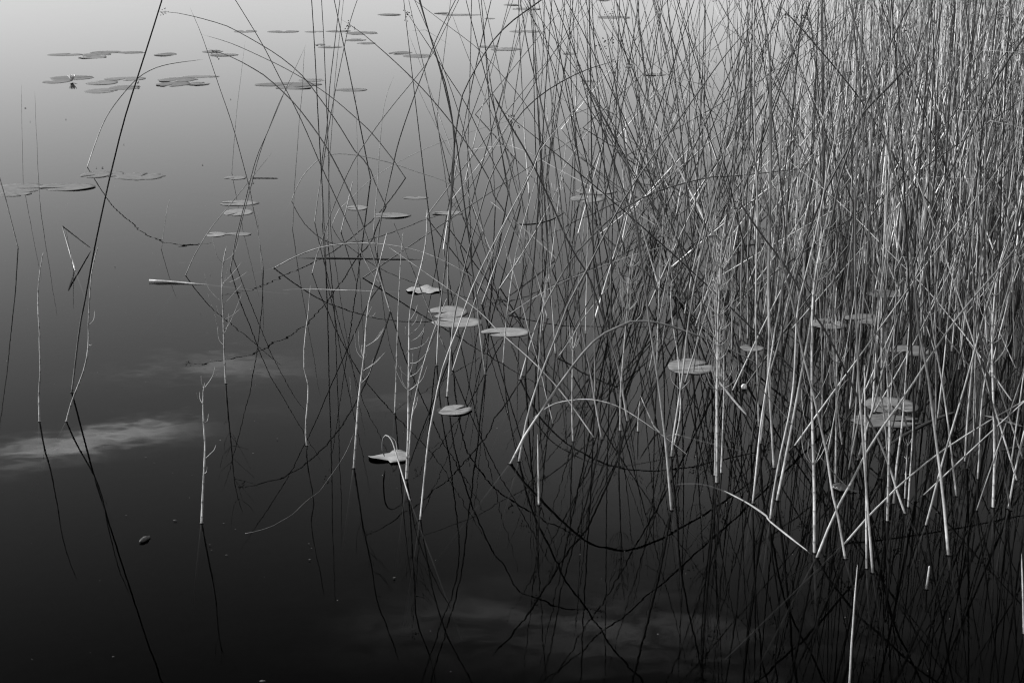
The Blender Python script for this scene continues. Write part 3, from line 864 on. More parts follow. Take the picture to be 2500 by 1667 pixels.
H("s4 1375,1400 1385,1150 1395,980 1403,920", "short horsetail with a starry tip below the shaded lily pads", r=2.8, tone=0.6,
  branches=("s4 1392,975 1365,930 1360,890", "s4 1395,975 1420,930 1430,905", "s4 1393,970 1385,920 1375,905", "s4 1385,1075 1365,1050", "s4 1388,1075 1410,1055", "s4 1382,1210 1365,1190", "s4 1385,1210 1405,1195"))
H("s4 1400,1470 1420,1150 1440,800 1445,400", "slim horsetail right of the short starry one", r=2.6, tone=0.5, dy=0.1)
B("s4 985,1085 1040,900 1100,700 r8 1250,1480 1350,1150 1440,860 1520,620 1640,270 r4 1750,1400 1900,1060 2100,680 2350,310", "long dark bulrush running up right to the right edge", tipr=0.8, r=4.4, dy=0.5, ext=0.6, base=0.35, top=0.02, kf=0.5)
B("s4 2250,600 2000,250 1820,0 r8 1550,1030 1300,780 1000,470 720,220 450,0 r4 300,1225", "bleached bulrush slanting up left through the right hand thicket", r=2.8, dy=0.5, base=0.65, top=0.65, tipr=0.35)
B("r8 1350,1100 1130,560 1080,430 1000,230 900,50 r4 850,1260 600,780 260,250 70,0", "bright bleached bulrush slanting up left to the top edge", tipr=0.8, r=3.2, dy=0.3, ext=0.2, base=0.5, top=0.65)
B("r8 2200,1330 1990,990 1800,680 1640,400 1330,20 r4 1150,1040 1000,800 840,600 650,380 500,210 345,45", "black bulrush slanting up left to a flower head at upper right", tipr=0.8, r=4.0, dy=0.5, head=1.2, base=0.2, top=0.015, kf=0.5)
B("s4 1640,750 1690,300 1720,0 r8 1760,1000 1810,500 1830,100 r4 1830,900", "bleached upright stem in the right hand thicket", r=2.8, dy=0.2, ext=0.5, base=0.6, top=0.6)
B("s4 1180,560 1182,100 r8 1185,1100 1200,700 1215,200 r4 1230,1100 1260,500 1270,0", "pale upright stem crossing the right hand thicket to the top edge", r=3.0, dy=0.3, ext=0.2, base=0.55, top=0.5)
B("s4 930,1085 980,560 1000,200 r8 1050,900 1100,300", "grey bulrush leaning right over the two big striped pads", r=3.0, ext=0.8, base=0.5, top=0.2)
H("s4 805,1270 810,900 815,400 810,0 r8 800,1250 815,1000", "horsetail with looping twigs right of the one with hooped twigs", r=3.2, tone=0.5, whorls=3, branches=("s4 812,540 770,480 755,330", "s4 812,540 860,470 930,400", "s4 815,265 740,170 715,80", "s4 815,265 880,230 930,150"))
B("s4 1240,1160 1200,700 1150,300 r8 1120,1000 1090,600", "grey bulrush leaning left in front of the striped pads", r=3.0, ext=0.7, base=0.45, top=0.12)
# ------------------------------------------------------------------ stems lying on the water
def lying(tr, zs, label, r=3.5, tone=0.5, name="fallen_reed", r2=None):
    P = [ground(p) for p in parse(tr)]
    for p, z in zip(P, zs):
        p.z = z / 1000.0
    Q = catmull(P, 30)
    n = len(Q)
    mb = MB()
    r2 = r2 or r
    tube(mb, Q, [(r + (r2 - r) * min(1, i / n * 2.2)) / 1000 * (0.9 + 0.1 * math.sin(i * 0.9)) * (0.35 if i == n - 2 else 1) for i in range(n)], [0.45 * tone * random.uniform(0.85, 1.1) for _ in range(n)], 7)
    o = link(name, mb.mesh(name, P[0]), M_BUL, None, label, "reed", "dead stems lying on the water")
    o.location = P[0]
    return o


lying("r5 1225,970 1400,975 1600,985 1780,992 2350,1014 r6 300,1016 500,1026 900,1038 1340,1046", (9, 5, 1, -6, -30, -12, -1, -1, -5), "long bleached floating stem in open water left of centre, its thick end pointing left", r=5.8, r2=2.8, tone=0.45)
lying("r5 1465,797 1900,785 2350,776 r6 300,774 600,773 900,776 1230,783 1600,783 1840,780", (-9, -12, -12, -6, 1, 2, 1, -5, -8), "long dark floating stem behind the low arch at centre", r=4.0, tone=0.06)
lying("s3 1520,1210 1640,1225 1760,1260 1900,1330 2100,1440 2270,1560 s8 250,230 400,350 630,525", (-30, -22, -12, -3, 1, 2, 1, 0, -2), "half sunken bleached stem running down to the star of crossing stems", r=3.2, tone=0.36)
lying("s4 1180,1000 1300,920 1460,830 1620,755 1800,680", (-4, 0, 2, 2, -2), "dark sodden stem floating below the two shaded lily pads", r=5.0, tone=0.05)
lying("s4 1950,700 2130,745 2240,785 2345,815", (-6, 1, 2, 2), "dark wet stem floating at the right edge", r=5.0, tone=0.09)
lying("s4 2130,1010 2240,990 2350,965", (-1, 1, 2), "short dark stem floating at the right edge in front", r=4.5, tone=0.04)
lying("r5 2065,118 2200,119 2285,121", (1, 1, 0), "short dark twig floating right of the small distant pad", r=4.0, tone=0.05)
lying("s3 1870,450 1980,590 2090,715", (0, 1, 0), "bundle stalk slanting into the water beside the white bud", r=4.6, tone=0.25)
lying("s6 -5,342 60,330 130,310 200,290 300,235 390,180 440,130 510,65 600,0 s2 640,1290 760,1120 830,1000 890,850", (0,) * 13, "thin wavy pale thread of stem lying on dark water at lower left", r=0.7, tone=0.2)
lying("r7 210,495 300,497 400,485 500,455 600,400", (2, 2, 2, 2, 2), "thin dark curved stem floating at centre right", r=2.4, tone=0.03)
lying("r7 1950,672 2100,668 2250,655", (1, 1, 1), "dark twig floating among the stems right of centre", r=3.4, tone=0.03)
lying("r8 960,135 1200,133 1380,130", (1, 1, 1), "black twig floating far back in the right hand thicket", r=4.5, tone=0.03)

# ------------------------------------------------------------------ lily pads
FAR = [
    ("r1 530,450", 270, 20, "lone oval lily pad far back, leftmost of the back row"), ("r1 870,429", 245, 18, "lily pad far back touching the dark ragged pair"),
    ("r1 1080,432", 210, 16, "thin far lily pad left of the tall straight bulrush"), ("r1 790,450", 215, 24, "ragged upper pad of the dark cluster in the back row"),
    ("r1 760,472", 215, 20, "ragged lower pad of the dark cluster in the back row"), ("r1 1355,450", 175, 30, "small far lily pad right of the tall straight bulrush"),
    ("r1 1745,425", 165, 22, "small far pad below the flower head at upper left"), ("r1 1830,453", 235, 20, "thin far pad just under the small one at upper left"),
    ("r1 595,640", 340, 32, "broad lily pad behind the white water lily flower"), ("r1 465,669", 215, 40, "lily pad with scalloped rim left of the white flower"),
    ("r1 840,680", 240, 42, "rounded lily pad right of the white flower"), ("r1 1030,648", 320, 28, "long flat lily pad crossed by the tall straight bulrush"),
    ("r1 825,747", 250, 46, "nearest rounded pad of the group around the white flower"), ("r1 1020,720", 245, 38, "lily pad with a small bud at its right end"),
    ("r1 1450,658", 300, 32, "frayed lily pad right of the arching tip"), ("r1 1420,692", 260, 36, "lily pad under the frayed one at upper left"),
    ("r1 1625,690", 185, 22, "small lily pad right of the frayed pair"), ("r1 1650,630", 290, 16, "thin lily pad above the frayed pair"),
    ("r1 2010,260", 180, 18, "short far pad near the top, left of a long row"), ("r2 310,262", 250, 18, "far pad near the top in the long row, leftmost"),
    ("r2 560,262", 150, 12, "narrow sliver of a pad in the long row near the top"), ("r2 760,258", 200, 16, "far pad near the top behind the vertical trio"),
    ("r2 950,274", 250, 26, "dark ragged pad near the top right of the vertical trio"), ("r2 900,330", 165, 18, "far pad just under the dark ragged one near the top"),
    ("r2 990,357", 150, 20, "small dark far pad right of the vertical trio"), ("r2 690,388", 200, 14, "pale far pad crossed by the vertical trio"),
    ("r2 610,370", 80, 16, "tiny dark far pad left of the vertical trio"), ("r2 350,695", 540, 30, "very wide lily pad under the long arching bulrushes"),
    ("r2 540,660", 210, 24, "ragged pad behind the very wide one"), ("r2 390,722", 285, 24, "faint pad in front of the very wide one"),
    ("r2 865,738", 260, 26, "lone dark pad right of the vertical trio"), ("r2 1180,123", 190, 12, "thin pad close to the top edge at centre left"),
    ("r2 1265,437", 190, 18, "far pad left of two at upper centre"), ("r2 1410,461", 240, 30, "far pad right of two at upper centre"),
    ("r2 1610,111", 130, 10, "tiny upper pad of a pair near the top at centre"), ("r2 1760,124", 310, 14, "long thin pad of a pair near the top at centre"),
    ("r2 2000,155", 85, 10, "tiny pad near the top right of centre"), ("r2 1990,382", 160, 20, "upper pad of two behind the bent over bulrush"),
    ("r2 2130,405", 245, 26, "lower pad of two behind the bent over bulrush"), ("r3 165,43", 130, 14, "dark pad at the top edge right of centre"),
    ("r3 290,76", 230, 18, "pale pad under the dark one at the top edge"), ("r3 1000,145", 260, 22, "far pad behind the tall flower head near the top"),
    ("r3 275,261", 245, 20, "far pad crossed by steep bulrushes at upper centre"), ("r3 640,443", 115, 18, "small dark pad behind the bulrushes at upper right of centre"),
    ("r3 915,6", 110, 10, "pad cut by the top edge right of centre"), ("r3 1330,616", 200, 14, "thin far pad among stems right of the bleached slanting stem"),
    ("r3 790,668", 130, 12, "thin scrap of pad under the drooping flower head"),
]
for i, (p, wz, hz, lab) in enumerate(FAR):
    lily_pad(p, wz, hz, lab, tone=random.uniform(0.12, 0.19), curl=random.choice((0.0, 0.002, 0.006)), group="lily pads far out on the lake", ragged=0.5 if 'ragged' in lab or 'frayed' in lab else 0.05, lift=(i % 4) * 0.002)
NEAR = [
    ("r5 150,203", 400, 76, 0.17, "large pale lily pad cut by the left edge"), ("r5 120,247", 250, 40, 0.16, "smaller lily pad at the left edge in front of the large one"),
    ("r5 555,192", 435, 56, 0.17, "lily pad with a folded edge right of the thin upright stems"), ("r5 790,90", 240, 66, 0.16, "left one of two overlapping pads behind the tall straight bulrush"),
    ("r5 910,85", 200, 62, 0.16, "right one of two overlapping pads behind the tall straight bulrush"), ("r5 1150,105", 380, 54, 0.16, "wrinkled lily pad right of the overlapping pair at left"),
    ("r5 1930,116", 175, 28, 0.2, "small lily pad with a dark twig lying on it"), ("r5 1960,323", 320, 42, 0.22, "upper of two small stacked pads left of the thicket"),
    ("r5 1955,398", 240, 58, 0.24, "lower rounder pad of two stacked left of the thicket"), ("r5 1770,580", 165, 38, 0.27, "bright small pad below the two stacked pads"),
    ("r5 1955,578", 210, 28, 0.2, "darker flat pad right of the bright small one"), ("r6 915,362", 170, 52, 0.24, "small rounded pad among the stems left of centre"),
    ("r6 1200,425", 300, 42, 0.2, "half sunken pad with rippled rim at centre left"), ("r6 1655,405", 260, 32, 0.22, "crinkled pad behind the black centre stems"),
    ("r6 1395,280", 210, 22, 0.2, "small faint pad behind the centre thicket"), ("r6 1660,1216", 325, 100, 0.27, "rounded upper pad of the bright trio at centre"),
    ("r6 1740,1299", 420, 82, 0.27, "wide lower pad of the bright trio at centre"), ("r6 2140,1380", 420, 76, 0.28, "rightmost pad of the bright trio at centre"),
    ("r7 1300,150", 200, 56, 0.16, "shaded pad with lifted rim far among the stems at right of centre"), ("r7 860,226", 340, 52, 0.2, "upper of two overlapping pads behind the right of centre stems"),
    ("r7 785,287", 275, 62, 0.21, "lower of two overlapping pads behind the right of centre stems"), ("r7 2135,1510", 195, 52, 0.22, "small pad pierced by the tall bleached vertical stem"),
    ("r8 750,1312", 285, 86, 0.27, "bright pad with a white stem lying on it at right"), ("r8 1060,1272", 350, 80, 0.19, "shaded pad right of the bright one with a white stem"),
    ("r8 1210,1066", 300, 62, 0.17, "shaded pad behind the stems at right, furthest of its group"), ("r8 1420,1530", 330, 84, 0.2, "striped shaded pad at right under slanting bulrushes"),
    ("s2 1710,677", 290, 84, 0.28, "tilted smooth lily pad with a notch at lower centre"), ("s3 1635,320", 380, 126, 0.26, "largest smooth lily pad right of the great arch"),
    ("s4 1260,636", 420, 130, 0.22, "upper of two big pads striped by shadows at right"), ("s4 1220,762", 550, 106, 0.17, "lower big worn pad striped by shadows at right"),
    ("r4 540,1082", 250, 26, 0.15, "small pad deep in the thicket at upper right"), ("r4 1210,1190", 220, 24, 0.15, "thin pad deep in the thicket further right"),
    ("r4 600,1336", 230, 34, 0.16, "pad deep in the thicket below the small one"), ("r4 730,1442", 230, 44, 0.16, "pad nearest the front deep in the right thicket"),
]
for i, (p, wz, hz, tn, lab) in enumerate(NEAR):
    lily_pad(p, wz, hz, lab, tone=tn, curl=0.005 if ('rim' in lab or 'folded' in lab or 'crinkled' in lab) else 0.001, ragged=0.6 if 'worn' in lab or 'wrinkled' in lab else 0.0,
             lift=(i % 4) * 0.002 + (0.006 if 'tilted' in lab else 0), tilt=-3.0 if 'tilted' in lab else random.uniform(-.12, .12), group="lily pads among the reeds")


# a pad lifted on edge and twisted beside the crook shaped stem
def folded_pad(tr, wz, label, tone):
    g = ground(parse(tr)[0])
    d = (g - Vector((0, 0, CAM_H))).length
    wid = wz / ZS / FPX * d
    mb = MB()
    N, K = 18, 8
    ids = {}
    for s in (0, 1):
        for i in range(N + 1):
            u = -1 + 2 * i / N
            for k in range(K + 1):
                v = -1 + 2 * k / K
                wd = 0.34 * (1 - abs(u) ** 2.2) ** 0.5 * (1.25 if u > 0 else 0.75) if abs(u) < 1 else 0.0
                z = 0.06 * math.exp(-((u - 0.45) / 0.3) ** 2) * (0.6 + 0.4 * v) + 0.035 * v * u + 0.012 * math.sin(5 * u + 2 * v)
                ids[(s, i, k)] = mb.add((u * wid / 2, v * wd * wid / 2 * 1.6, (z + 0.03) * wid * 0.9 + (0.001 if s == 0 else -0.001)), tone * (1 - 0.15 * abs(v)), v * 0.4)
    for i in range(N):
        for k in range(K):
            q = lambda s: (ids[(s, i, k)], ids[(s, i + 1, k)], ids[(s, i + 1, k + 1)], ids[(s, i, k + 1)])
            mb.f.append(q(0))
            mb.f.append(q(1)[::-1])
    for i in range(N):
        for k in (0, K):
            q = (ids[(0, i, k)], ids[(1, i, k)], ids[(1, i + 1, k)], ids[(0, i + 1, k)])
            mb.f.append(q if k == 0 else q[::-1])
    o = link("lily_pad", mb.mesh("lily_pad", None, True), M_PAD, None, label, "lily pad", "lily pads among the reeds")
    o.location = (g.x, g.y, 0.002)
    return o


folded_pad("s2 1175,1070", 335, "twisted half lifted lily pad under the crook shaped stem", 0.17)


def pale_scrap(tr, wz, label):
    g = ground(parse(tr)[0])
    d = (g - Vector((0, 0, CAM_H))).length
    wid = wz / ZS / FPX * d
    mb = MB()
    N, K = 16, 6
    ids = {}
    for s in (0, 1):
        for i in range(N + 1):
            u = -1 + 2 * i / N
            for k in range(K + 1):
                v = -1 + 2 * k / K
                e = (1 - u * u) ** 0.35 * (1 + 0.3 * math.sin(7 * u) * (v > 0) - 0.2 * math.sin(9 * u + 1) * (v < 0)) if abs(u) < 1 else 0.02
                z = 0.002 + 0.005 * math.sin(3 * u + 1) * v + 0.003 * math.sin(6 * u + 2 * v)
                ids[(s, i, k)] = mb.add((u * wid / 2, v * e * wid * 0.33, max(z, 0.001) + (0.0008 if s == 0 else -0.0008)))
    for i in range(N):
        for k in range(K):
            q = lambda s: (ids[(s, i, k)], ids[(s, i + 1, k)], ids[(s, i + 1, k + 1)], ids[(s, i, k + 1)])
            mb.f.append(q(0))
            mb.f.append(q(1)[::-1])
        for k in (0, K):
            q = (ids[(0, i, k)], ids[(1, i, k)], ids[(1, i + 1, k)], ids[(0, i + 1, k)])
            mb.f.append(q if k == 0 else q[::-1])
    o = link("dead_leaf", mb.mesh("dead_leaf"), M_PALE, None, label, "leaf")
    o.location = (g.x, g.y, 0.0008)


pale_scrap("r6 1460,1038", 290, "crumpled bleached leaf floating at the right end of the long floating stem")


# ------------------------------------------------------------------ water lily flowers and buds
def petal(mb, a, tilt, ln, wd, cup):
    R = Matrix.Rotation(a, 4, 'Z') @ Matrix.Rotation(-tilt, 4, 'Y')
    N = 6
    rows = []
    for i in range(N + 1):
        f = i / N
        w2 = wd * math.sin(math.pi * min(0.97, 0.10 + 0.9 * f)) * 0.5
        rows.append([mb.add(R @ Vector((ln * f, s * w2, cup * (f * f * 0.7 + s * s * 0.3) * ln + dz)), 0.8) for dz in (0.0006, -0.0006) for s in (-1, 0, 1)])
    for i in range(N):
        A, Bq = rows[i], rows[i + 1]
        for k in range(2):
            mb.f.append((A[k], Bq[k], Bq[k + 1], A[k + 1]))
            mb.f.append((A[k + 4], Bq[k + 4], Bq[k + 3], A[k + 3]))
        mb.f.append((A[0], A[3], Bq[3], Bq[0]))
        mb.f.append((A[2], Bq[2], Bq[5], A[5]))
    mb.f.append((rows[N][0], rows[N][3], rows[N][4], rows[N][1]))
    mb.f.append((rows[N][1], rows[N][4], rows[N][5], rows[N][2]))


def water_lily(tr, label, size=0.06, openness=1.0, group="white water lilies"):
    g = ground(parse(tr)[0])
    root = bpy.data.objects.new("water_lily", None)
    C.objects.link(root)
    root.location = (g.x, g.y, 0.012)
    root["label"], root["category"], root["group"] = label, "flower", group
    for tier, (k, t, l) in enumerate(((7, 0.5, 1.0), (6, 0.85, 0.9), (5, 1.2, 0.75))):
        for j in range(k):
            bm = MB()
            petal(bm, 6.283 * j / k + tier * 0.5, t + (1 - openness) * (1.5 - t) * 0.9, size * l, size * 0.5, 0.25 + (1 - openness) * 0.1)
            link("petal", bm.mesh("petal"), M_PETAL, root)
    bm = MB()
    c = bm.add((0, 0, -0.004))
    for j in range(4):
        a = 1.5708 * j
        v = [bm.add((math.cos(a + b) * size * f, math.sin(a + b) * size * f, z)) for b, f, z in ((-0.5, 0.5, 0.004), (0, 0.85, 0.012), (0.5, 0.5, 0.004))]
        bm.f.append((c, v[0], v[1]))
        bm.f.append((c, v[1], v[2]))
    link("sepals", bm.mesh("sepals"), M_SEPAL, root)
    return root


water_lily("r1 592,672", "open white water lily flower between far lily pads at left", 0.062, 0.75)
water_lily("r1 1132,696", "small white water lily bud at the end of a far pad", 0.03, 0.4)


def bud(tr, label, r):
    g = ground(parse(tr)[0])
    mb = MB()
    N, K = 12, 9
    rows = []
    for k in range(K + 1):
        f = k / K
        rr = r * math.sin(math.pi * (0.04 + 0.94 * f)) ** 0.75 * (1.12 if f < 0.5 else 1.0) * (0.86 if k == 5 else 1)
        rows.append([mb.add((rr * math.cos(6.283 * i / N) * (1 + 0.05 * math.sin(3 * 6.283 * i / N)), rr * math.sin(6.283 * i / N), (f * 2.1 - 0.55) * r), 0.8) for i in range(N)])
    for k in range(K):
        for i in range(N):
            mb.f.append((rows[k][i], rows[k][(i + 1) % N], rows[k + 1][(i + 1) % N], rows[k + 1][i]))
    mb.f.append(tuple(rows[K]))
    mb.f.append(tuple(reversed(rows[0])))
    o = link("water_lily_bud", mb.mesh("water_lily_bud"), M_PETAL, None, label, "flower bud")
    o.location = (g.x, g.y, 0.004)
    o.rotation_euler = (0.15, 0.3, 0)
    # the thin dark gap where the bud starts to open, and its stalk trailing under water
    P = [Vector((0, 0, -0.004)), Vector((r * 1.5, 0.01, -0.012)), Vector((r * 5, -0.02, -0.03)), Vector((r * 10, -0.06, -0.07))]
    q = catmull(P, 10)
    bm = MB()
    tube(bm, q, [0.0028] * 10, [0.5] * 10, 6)
    link("stalk", bm.mesh("stalk"), M_HOR, o)
    return o


bud("s3 2066,500", "round white water lily bud floating at right with its stalk trailing", 0.0105)


# ------------------------------------------------------------------ small floating things
def scrap(tr, wz, label, m, ar=0.35, tall=0.25, rot=0.0, name="floating_scrap", rough=0.35, cat="debris", group=None, seg=14):
    g = ground(parse(tr)[0])
    d = (g - Vector((0, 0, CAM_H))).length
    wid = wz / ZS / FPX * d
    mb = MB()
    N, K = seg, 8
    rows = []
    for k in range(K + 1):
        f = k / K
        row = []
        for i in range(N):
            a = 6.283 * i / N
            rr = math.sin(math.pi * (0.02 + 0.96 * f)) ** 0.7 * (1 + rough * random.uniform(-1, 1))
            row.append(mb.add(((f - 0.5) * wid, math.cos(a) * rr * wid * ar / 2, math.sin(a) * rr * wid * ar * tall + wid * 0.02 * math.sin(6 * f))))
        rows.append(row)
    for k in range(K):
        for i in range(N):
            mb.f.append((rows[k][i], rows[k][(i + 1) % N], rows[k + 1][(i + 1) % N], rows[k + 1][i]))
    mb.f.append(tuple(rows[K]))
    mb.f.append(tuple(reversed(rows[0])))
    o = link(name, mb.mesh(name), m, None, label, cat, group)
    o.location = (g.x, g.y, 0.004)
    o.rotation_euler = (0, 0, rot)
    return o


scrap("s4 845,1320", 150, "dark wet crumpled leaf floating at lower right", M_DEAD, 0.7, 0.3, -0.25, "dead_leaf", 0.3, "leaf")
scrap("s4 945,1345", 90, "dark leaf stalk trailing right of the crumpled wet leaf", M_DEAD, 0.12, 0.5, -0.15, "leaf_stalk", 0.2, "leaf")
scrap("s5 1188,398", 120, "furry catkin floating on dark water at lower left", M_SPECK2, 0.26, 0.6, 1.05, "catkin", 0.35, "catkin")
scrap("s5 2152,1562", 48, "pale husk at the bottom edge on dark water", M_SPECK2, 0.35, 0.4, 0.1, "seed_husk", 0.2, "husk")
SP = [("s5 1435,242", 38), ("s5 1035,203", 18), ("s5 1720,443", 20), ("s5 1735,488", 18), ("s5 1858,528", 28), ("s5 930,1362", 26), ("s5 265,1383", 18), ("s5 1835,268", 20), ("s5 1930,316", 16),
      ("s6 525,566", 30), ("s6 520,436", 22), ("s6 540,472", 16), ("s6 1218,714", 34), ("s2 260,917", 20), ("s1 1195,1070", 18)]
for p, wz in SP:
    scrap(p, wz * 0.75, "tiny pale seed husk floating on the dark water at lower left", M_SPECK2, 0.4, 0.3, random.uniform(-.4, .4), "seed_husk", 0.2, "husk", "tiny husks floating on the dark water", 8)
for p, wz in (("r1 208,890", 15), ("r1 540,982", 12), ("r1 1015,1188", 12), ("r1 1890,818", 13), ("r1 1660,1353", 14), ("r1 790,1377", 12), ("r1 840,1377", 18), ("r1 248,1000", 9), ("r1 2075,1500", 18),
              ("r5 943,850", 12), ("r5 1645,1227", 10), ("r5 1725,908", 10), ("r3 1030,1250", 14), ("r6 845,1418", 14)):
    scrap(p, wz, "tiny dark speck floating on the bright water at upper left", M_SPECK, 0.6, 0.3, 0, "floating_seed", 0.2, "seed", "tiny dark specks on the bright water", 8)

# ------------------------------------------------------------------ the reed bed: stems nobody traced one by one
random.seed(5)
XB = ((3.0, 1.0), (3.8, 0.62), (4.6, 0.55), (6.0, 0.62), (8.0, 0.85), (10.0, 1.35), (13.0, 2.3), (17.0, 3.6), (24.0, 6.0))


def xb(Y):
    for (a, b), (c, d) in zip(XB, XB[1:]):
        if a <= Y <= c:
            return b + (d - b) * (Y - a) / (c - a)
    return XB[0][1] if Y < 3 else XB[-1][1]


def grow(x, y, kind=None, far=False):
    """points of one stem growing at x, y"""
    kind = kind or random.choices("BHD", (0.8, 0.06, 0.14) if far else (0.66, 0.2, 0.14))[0]
    g = Vector((x, y, 0))
    az = random.uniform(0, 6.283)
    lean = abs(random.gauss(0, 0.2)) + (random.uniform(0.2, 0.6) if random.random() < 0.25 else 0)
    if kind == 'H':
        ln = random.uniform(0.35, 0.85)
        lean *= 0.7
    elif kind == 'D':
        ln = random.uniform(0.4, 1.5)
    else:
        ln = random.uniform(1.1, 2.1)
    cv = random.gauss(0, 0.12)
    if far:
        az = random.choice((0, math.pi)) + random.gauss(0, 0.5)
        lean += abs(random.gauss(0, 0.2))
    u = Vector((math.cos(az), math.sin(az) * 0.7, 0))
    if not far:
        u = Vector((math.cos(az), math.sin(az) * 0.45, 0))
    P = [g]
    n = 5
    for i in range(1, n + 1):
        f = i / n
        th = lean + cv * f
        P.append(P[-1] + (u * math.sin(th) + Vector((0, 0, math.cos(th)))) * (ln / n))
    if kind == 'D' and random.random() < 0.6:
        k = P[-1]
        a2 = random.uniform(0, 6.28)
        P.append(k + Vector((math.cos(a2) * 0.9, math.sin(a2) * 0.6, random.uniform(-0.6, 0.3))) * random.uniform(0.15, 0.5))
        if P[-1].z < 0.02:
            P[-1].z = 0.02
    return kind, P


spots = []
# dense bed on the right: gets denser with distance from the open water
tries = 0
while len(spots) < 1850 and tries < 200000:
    tries += 1
    Y = 3.5 + 13.0 * random.random() ** 0.8
    X = random.uniform(0.3, 0.42 * Y + 0.25)
    e = (X - xb(Y)) / (0.10 * Y + 0.35)
    d = max(0.0, min(1.0, e)) ** 1.5 * min(1.0, 0.22 + ((Y - 3.5) / 5.5) ** 1.2)
    if random.random() < d:
        spots.append((X, Y))
# the front rank at lower right
nr = 0
while nr < 58:
    Y = random.uniform(3.75, 5.8)
    X = random.uniform(0.45, 0.38 * Y + 0.1)
    if random.random() < min(1, (X - 0.35) / 0.7) * (0.35 + 0.65 * (Y - 3.75) / 2):
        spots.append((X, Y))
        nr += 1
# thin fringe through the centre
tries = 0
fr = []
while len(fr) < 215 and tries < 20000:
    tries += 1
    Y = random.uniform(4.8, 11.5)
    X = random.uniform(-0.14 * Y, 0.16 * Y + 0.1)
    e = (X + 0.13 * Y) / (0.28 * Y)
    if random.random() < max(0, min(1, e)) ** 1.7:
        fr.append((X, Y))

cand = []
for x, y in fr + spots:
    k, P = grow(x, y, None, x < xb(y) + 0.05 * y and y > 5.5)
    for _ in range(30):
        if P[-1].x / P[-1].y > -0.14 and (P[-1].x - P[0].x > -0.55 or x > xb(y)):
            break
        k, P = grow(x, y, None, True)
    cand.append((y - 0.3 * (x < xb(y)), x, k, P, x < xb(y) + 0.05 * y))
cand.sort(key=lambda c: c[0])
stuff = MB()


def describe(P, k, fringe, rr, hd, y):
    """say what sets a stem apart: thickness, lean, flower head, and where in the bed it stands"""
    a = math.degrees(math.atan2(P[-1].x - P[0].x, max(0.05, P[-1].z)))
    lean = "upright" if abs(a) < 5 else ("leaning " if abs(a) < 14 else "slanting far ") + ("left" if a < 0 else "right")
    if lean == "upright":
        how = "upright "
        tail = ""
    else:
        how, tail = "", " " + lean
    size = "thin " if rr < 2.9 else ("stout " if rr > 3.8 else "")
    col = "bleached dead " if k == 'D' else ""
    u = (P[0].x / P[0].y)
    side = "at the right edge" if u > 0.3 else ("well to the right" if u > 0.2 else ("right of centre" if u > 0.07 else ("at centre" if u > -0.05 else "left of centre")))
    row = "in front" if y < 5.5 else ("halfway back" if y < 8 else "far back")
    return size + how + col + "bulrush" + (" with flower head" if hd else "") + tail + ", " + row + " " + side


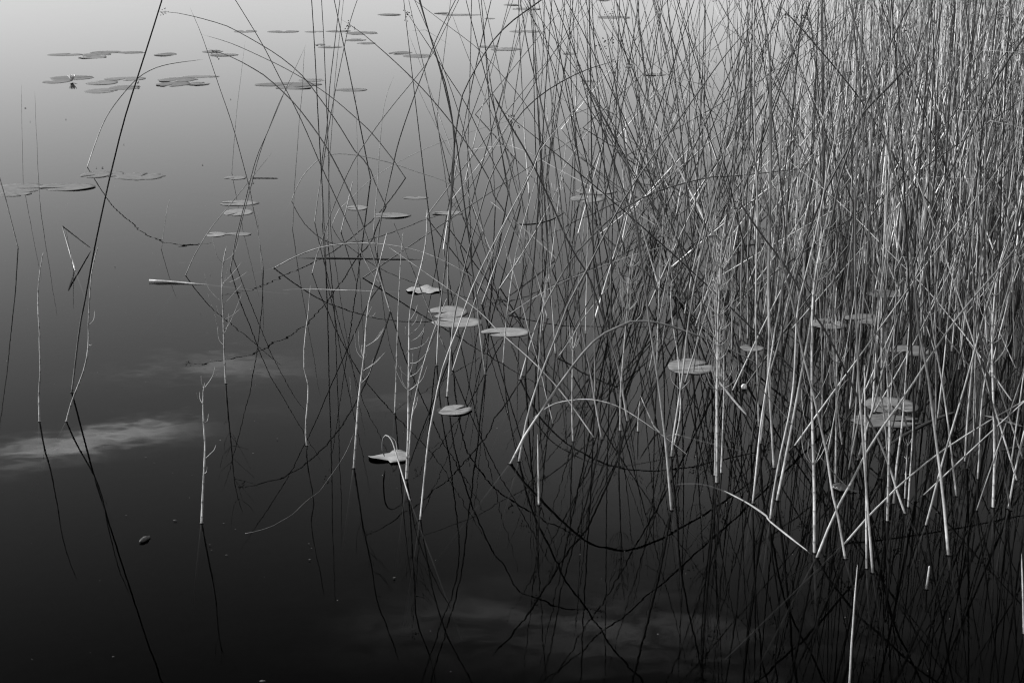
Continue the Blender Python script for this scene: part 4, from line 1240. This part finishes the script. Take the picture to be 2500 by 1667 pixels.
nb_, nh_ = COUNT['B'], COUNT['H']
for y, x, k, P, fringe in cand:
    br = random.random()
    if k == 'H':
        tone = random.uniform(0.2, 0.5)
    elif k == 'D':
        tone = random.uniform(0.3, 0.6)
    else:
        tone = random.choice((0.03, 0.05, 0.09, 0.5, 0.75) if y < 6.5 else (0.03, 0.05, 0.25, 0.8, 1.0)) * random.uniform(0.75, 1.2)
    top = tone * (random.uniform(0.15, 0.6) if y < 6.5 else random.uniform(0.3, 0.95)) if k == 'B' else tone * random.uniform(0.6, 1.0)
    if fringe and k == 'B':
        top = random.uniform(0.012, 0.045)
    if k == 'H' and nh_ < 75:
        nh_ += 1
        hrow = "in front" if y < 5.5 else ("halfway back" if y < 8 else "far back")
        hw = random.choice((0, 1, 2, 4, 5))
        hl = "leaning left" if P[-1].x - P[0].x < -0.06 else ("leaning right" if P[-1].x - P[0].x > 0.06 else "upright")
        hrow += " " + hl + (" twiggy" if hw else " bare")
        horsetail(P, ("twiggy" if hw else "bare") + " pale horsetail " + hl + ", " + hrow.split(" " + hl)[0] + (" in the crowded bed on the right" if not fringe else " in the thin fringe at centre"), r=random.uniform(2.2, 3.3), tone=tone,
                  whorls=hw, nb=(3, 7), group=("horsetails of the crowded bed " if not fringe else "horsetails of the centre fringe ") + hrow)
    elif k != 'H' and nb_ < 296:
        nb_ += 1
        lean = P[-1].x - P[0].x
        hd = k == 'B' and random.random() < 0.3
        rr = random.uniform(2.4, 4.4) * (0.8 if k == 'D' else 1) + (0.5 if fringe and y > 5.5 else 0)
        lab = describe(P, k, fringe, rr, hd, y)
        bulrush(P, lab, r=rr, base=tone, top=top, kf=random.uniform(0.5, 1.2), head=hd,
                group=lab, m=16, tipr=0.3)
    else:
        Q = catmull(P, 11)
        r0 = random.uniform(2.4, 4.4) / 1000
        tone, top = tone * 0.6, top * 0.6
        tube(stuff, [Q[0] - Vector((0, 0, 0.1))] + Q, [r0] + [r0 * (1 - 0.7 * (i / 10) ** 1.3) for i in range(11)],
             [tone] + [bul_tone(q.z, tone, top, 0.9) for q in Q], 5)
        if k == 'B' and random.random() < 0.5:
            for _ in range(10):
                v = Vector((random.gauss(0, .014), random.gauss(0, .014), random.gauss(0, .016)))
                c0 = stuff.add(Q[-1], 0.12)
                mb_q = [stuff.add(Q[-1] + v + Vector(o_) * 0.005, 0.12) for o_ in ((1, 0, 0), (-.5, .8, 0), (-.5, -.8, 0), (0, 0, 1.8))]
                for a, b, c in ((0, 1, 3), (1, 2, 3), (2, 0, 3), (0, 2, 1)):
                    stuff.f.append((mb_q[a], mb_q[b], mb_q[c]))
        if k == 'H' and random.random() < 0.7:
            for s in range(2, 10, 2):
                for _ in range(5):
                    a = random.uniform(0, 6.28)
                    u = Vector((math.cos(a), math.sin(a), 0))
                    ln = random.uniform(0.05, 0.1)
                    tube(stuff, [Q[s], Q[s] + u * ln * 0.4 + Vector((0, 0, ln * 0.2)), Q[s] + u * ln * 0.6 + Vector((0, 0, ln))], [0.0009, 0.0009, 0.0005], [tone] * 3, 3)
link("reed_bed", stuff.mesh("reed_bed"), M_BUL, None, "far mass of crowded reeds filling the upper right", "reeds", None, "stuff")

# specks of pollen and down on the still water
random.seed(21)
pol = MB()
for _ in range(420):
    x, y = random.uniform(-3.0, 3.0), random.uniform(2.4, 9.0)
    if abs(x) > 0.4 * y:
        continue
    r_ = random.uniform(0.0004, 0.001)
    a_ = random.uniform(0, 6.28)
    q = [pol.add((x + math.cos(a_ + k * 1.5708) * r_ * (1.6 if k % 2 else 0.8), y + math.sin(a_ + k * 1.5708) * r_ * (1.6 if k % 2 else 0.8), 0.0006), random.choice((0.05, 0.2, 0.4))) for k in range(4)]
    t_ = pol.add((x, y, 0.0018), 0.3)
    for k in range(4):
        pol.f.append((q[k], q[(k + 1) % 4], t_))
link("pollen", pol.mesh("pollen"), M_HOR, None, "tiny specks of pollen and down drifting on the still water", "pollen", None, "stuff")
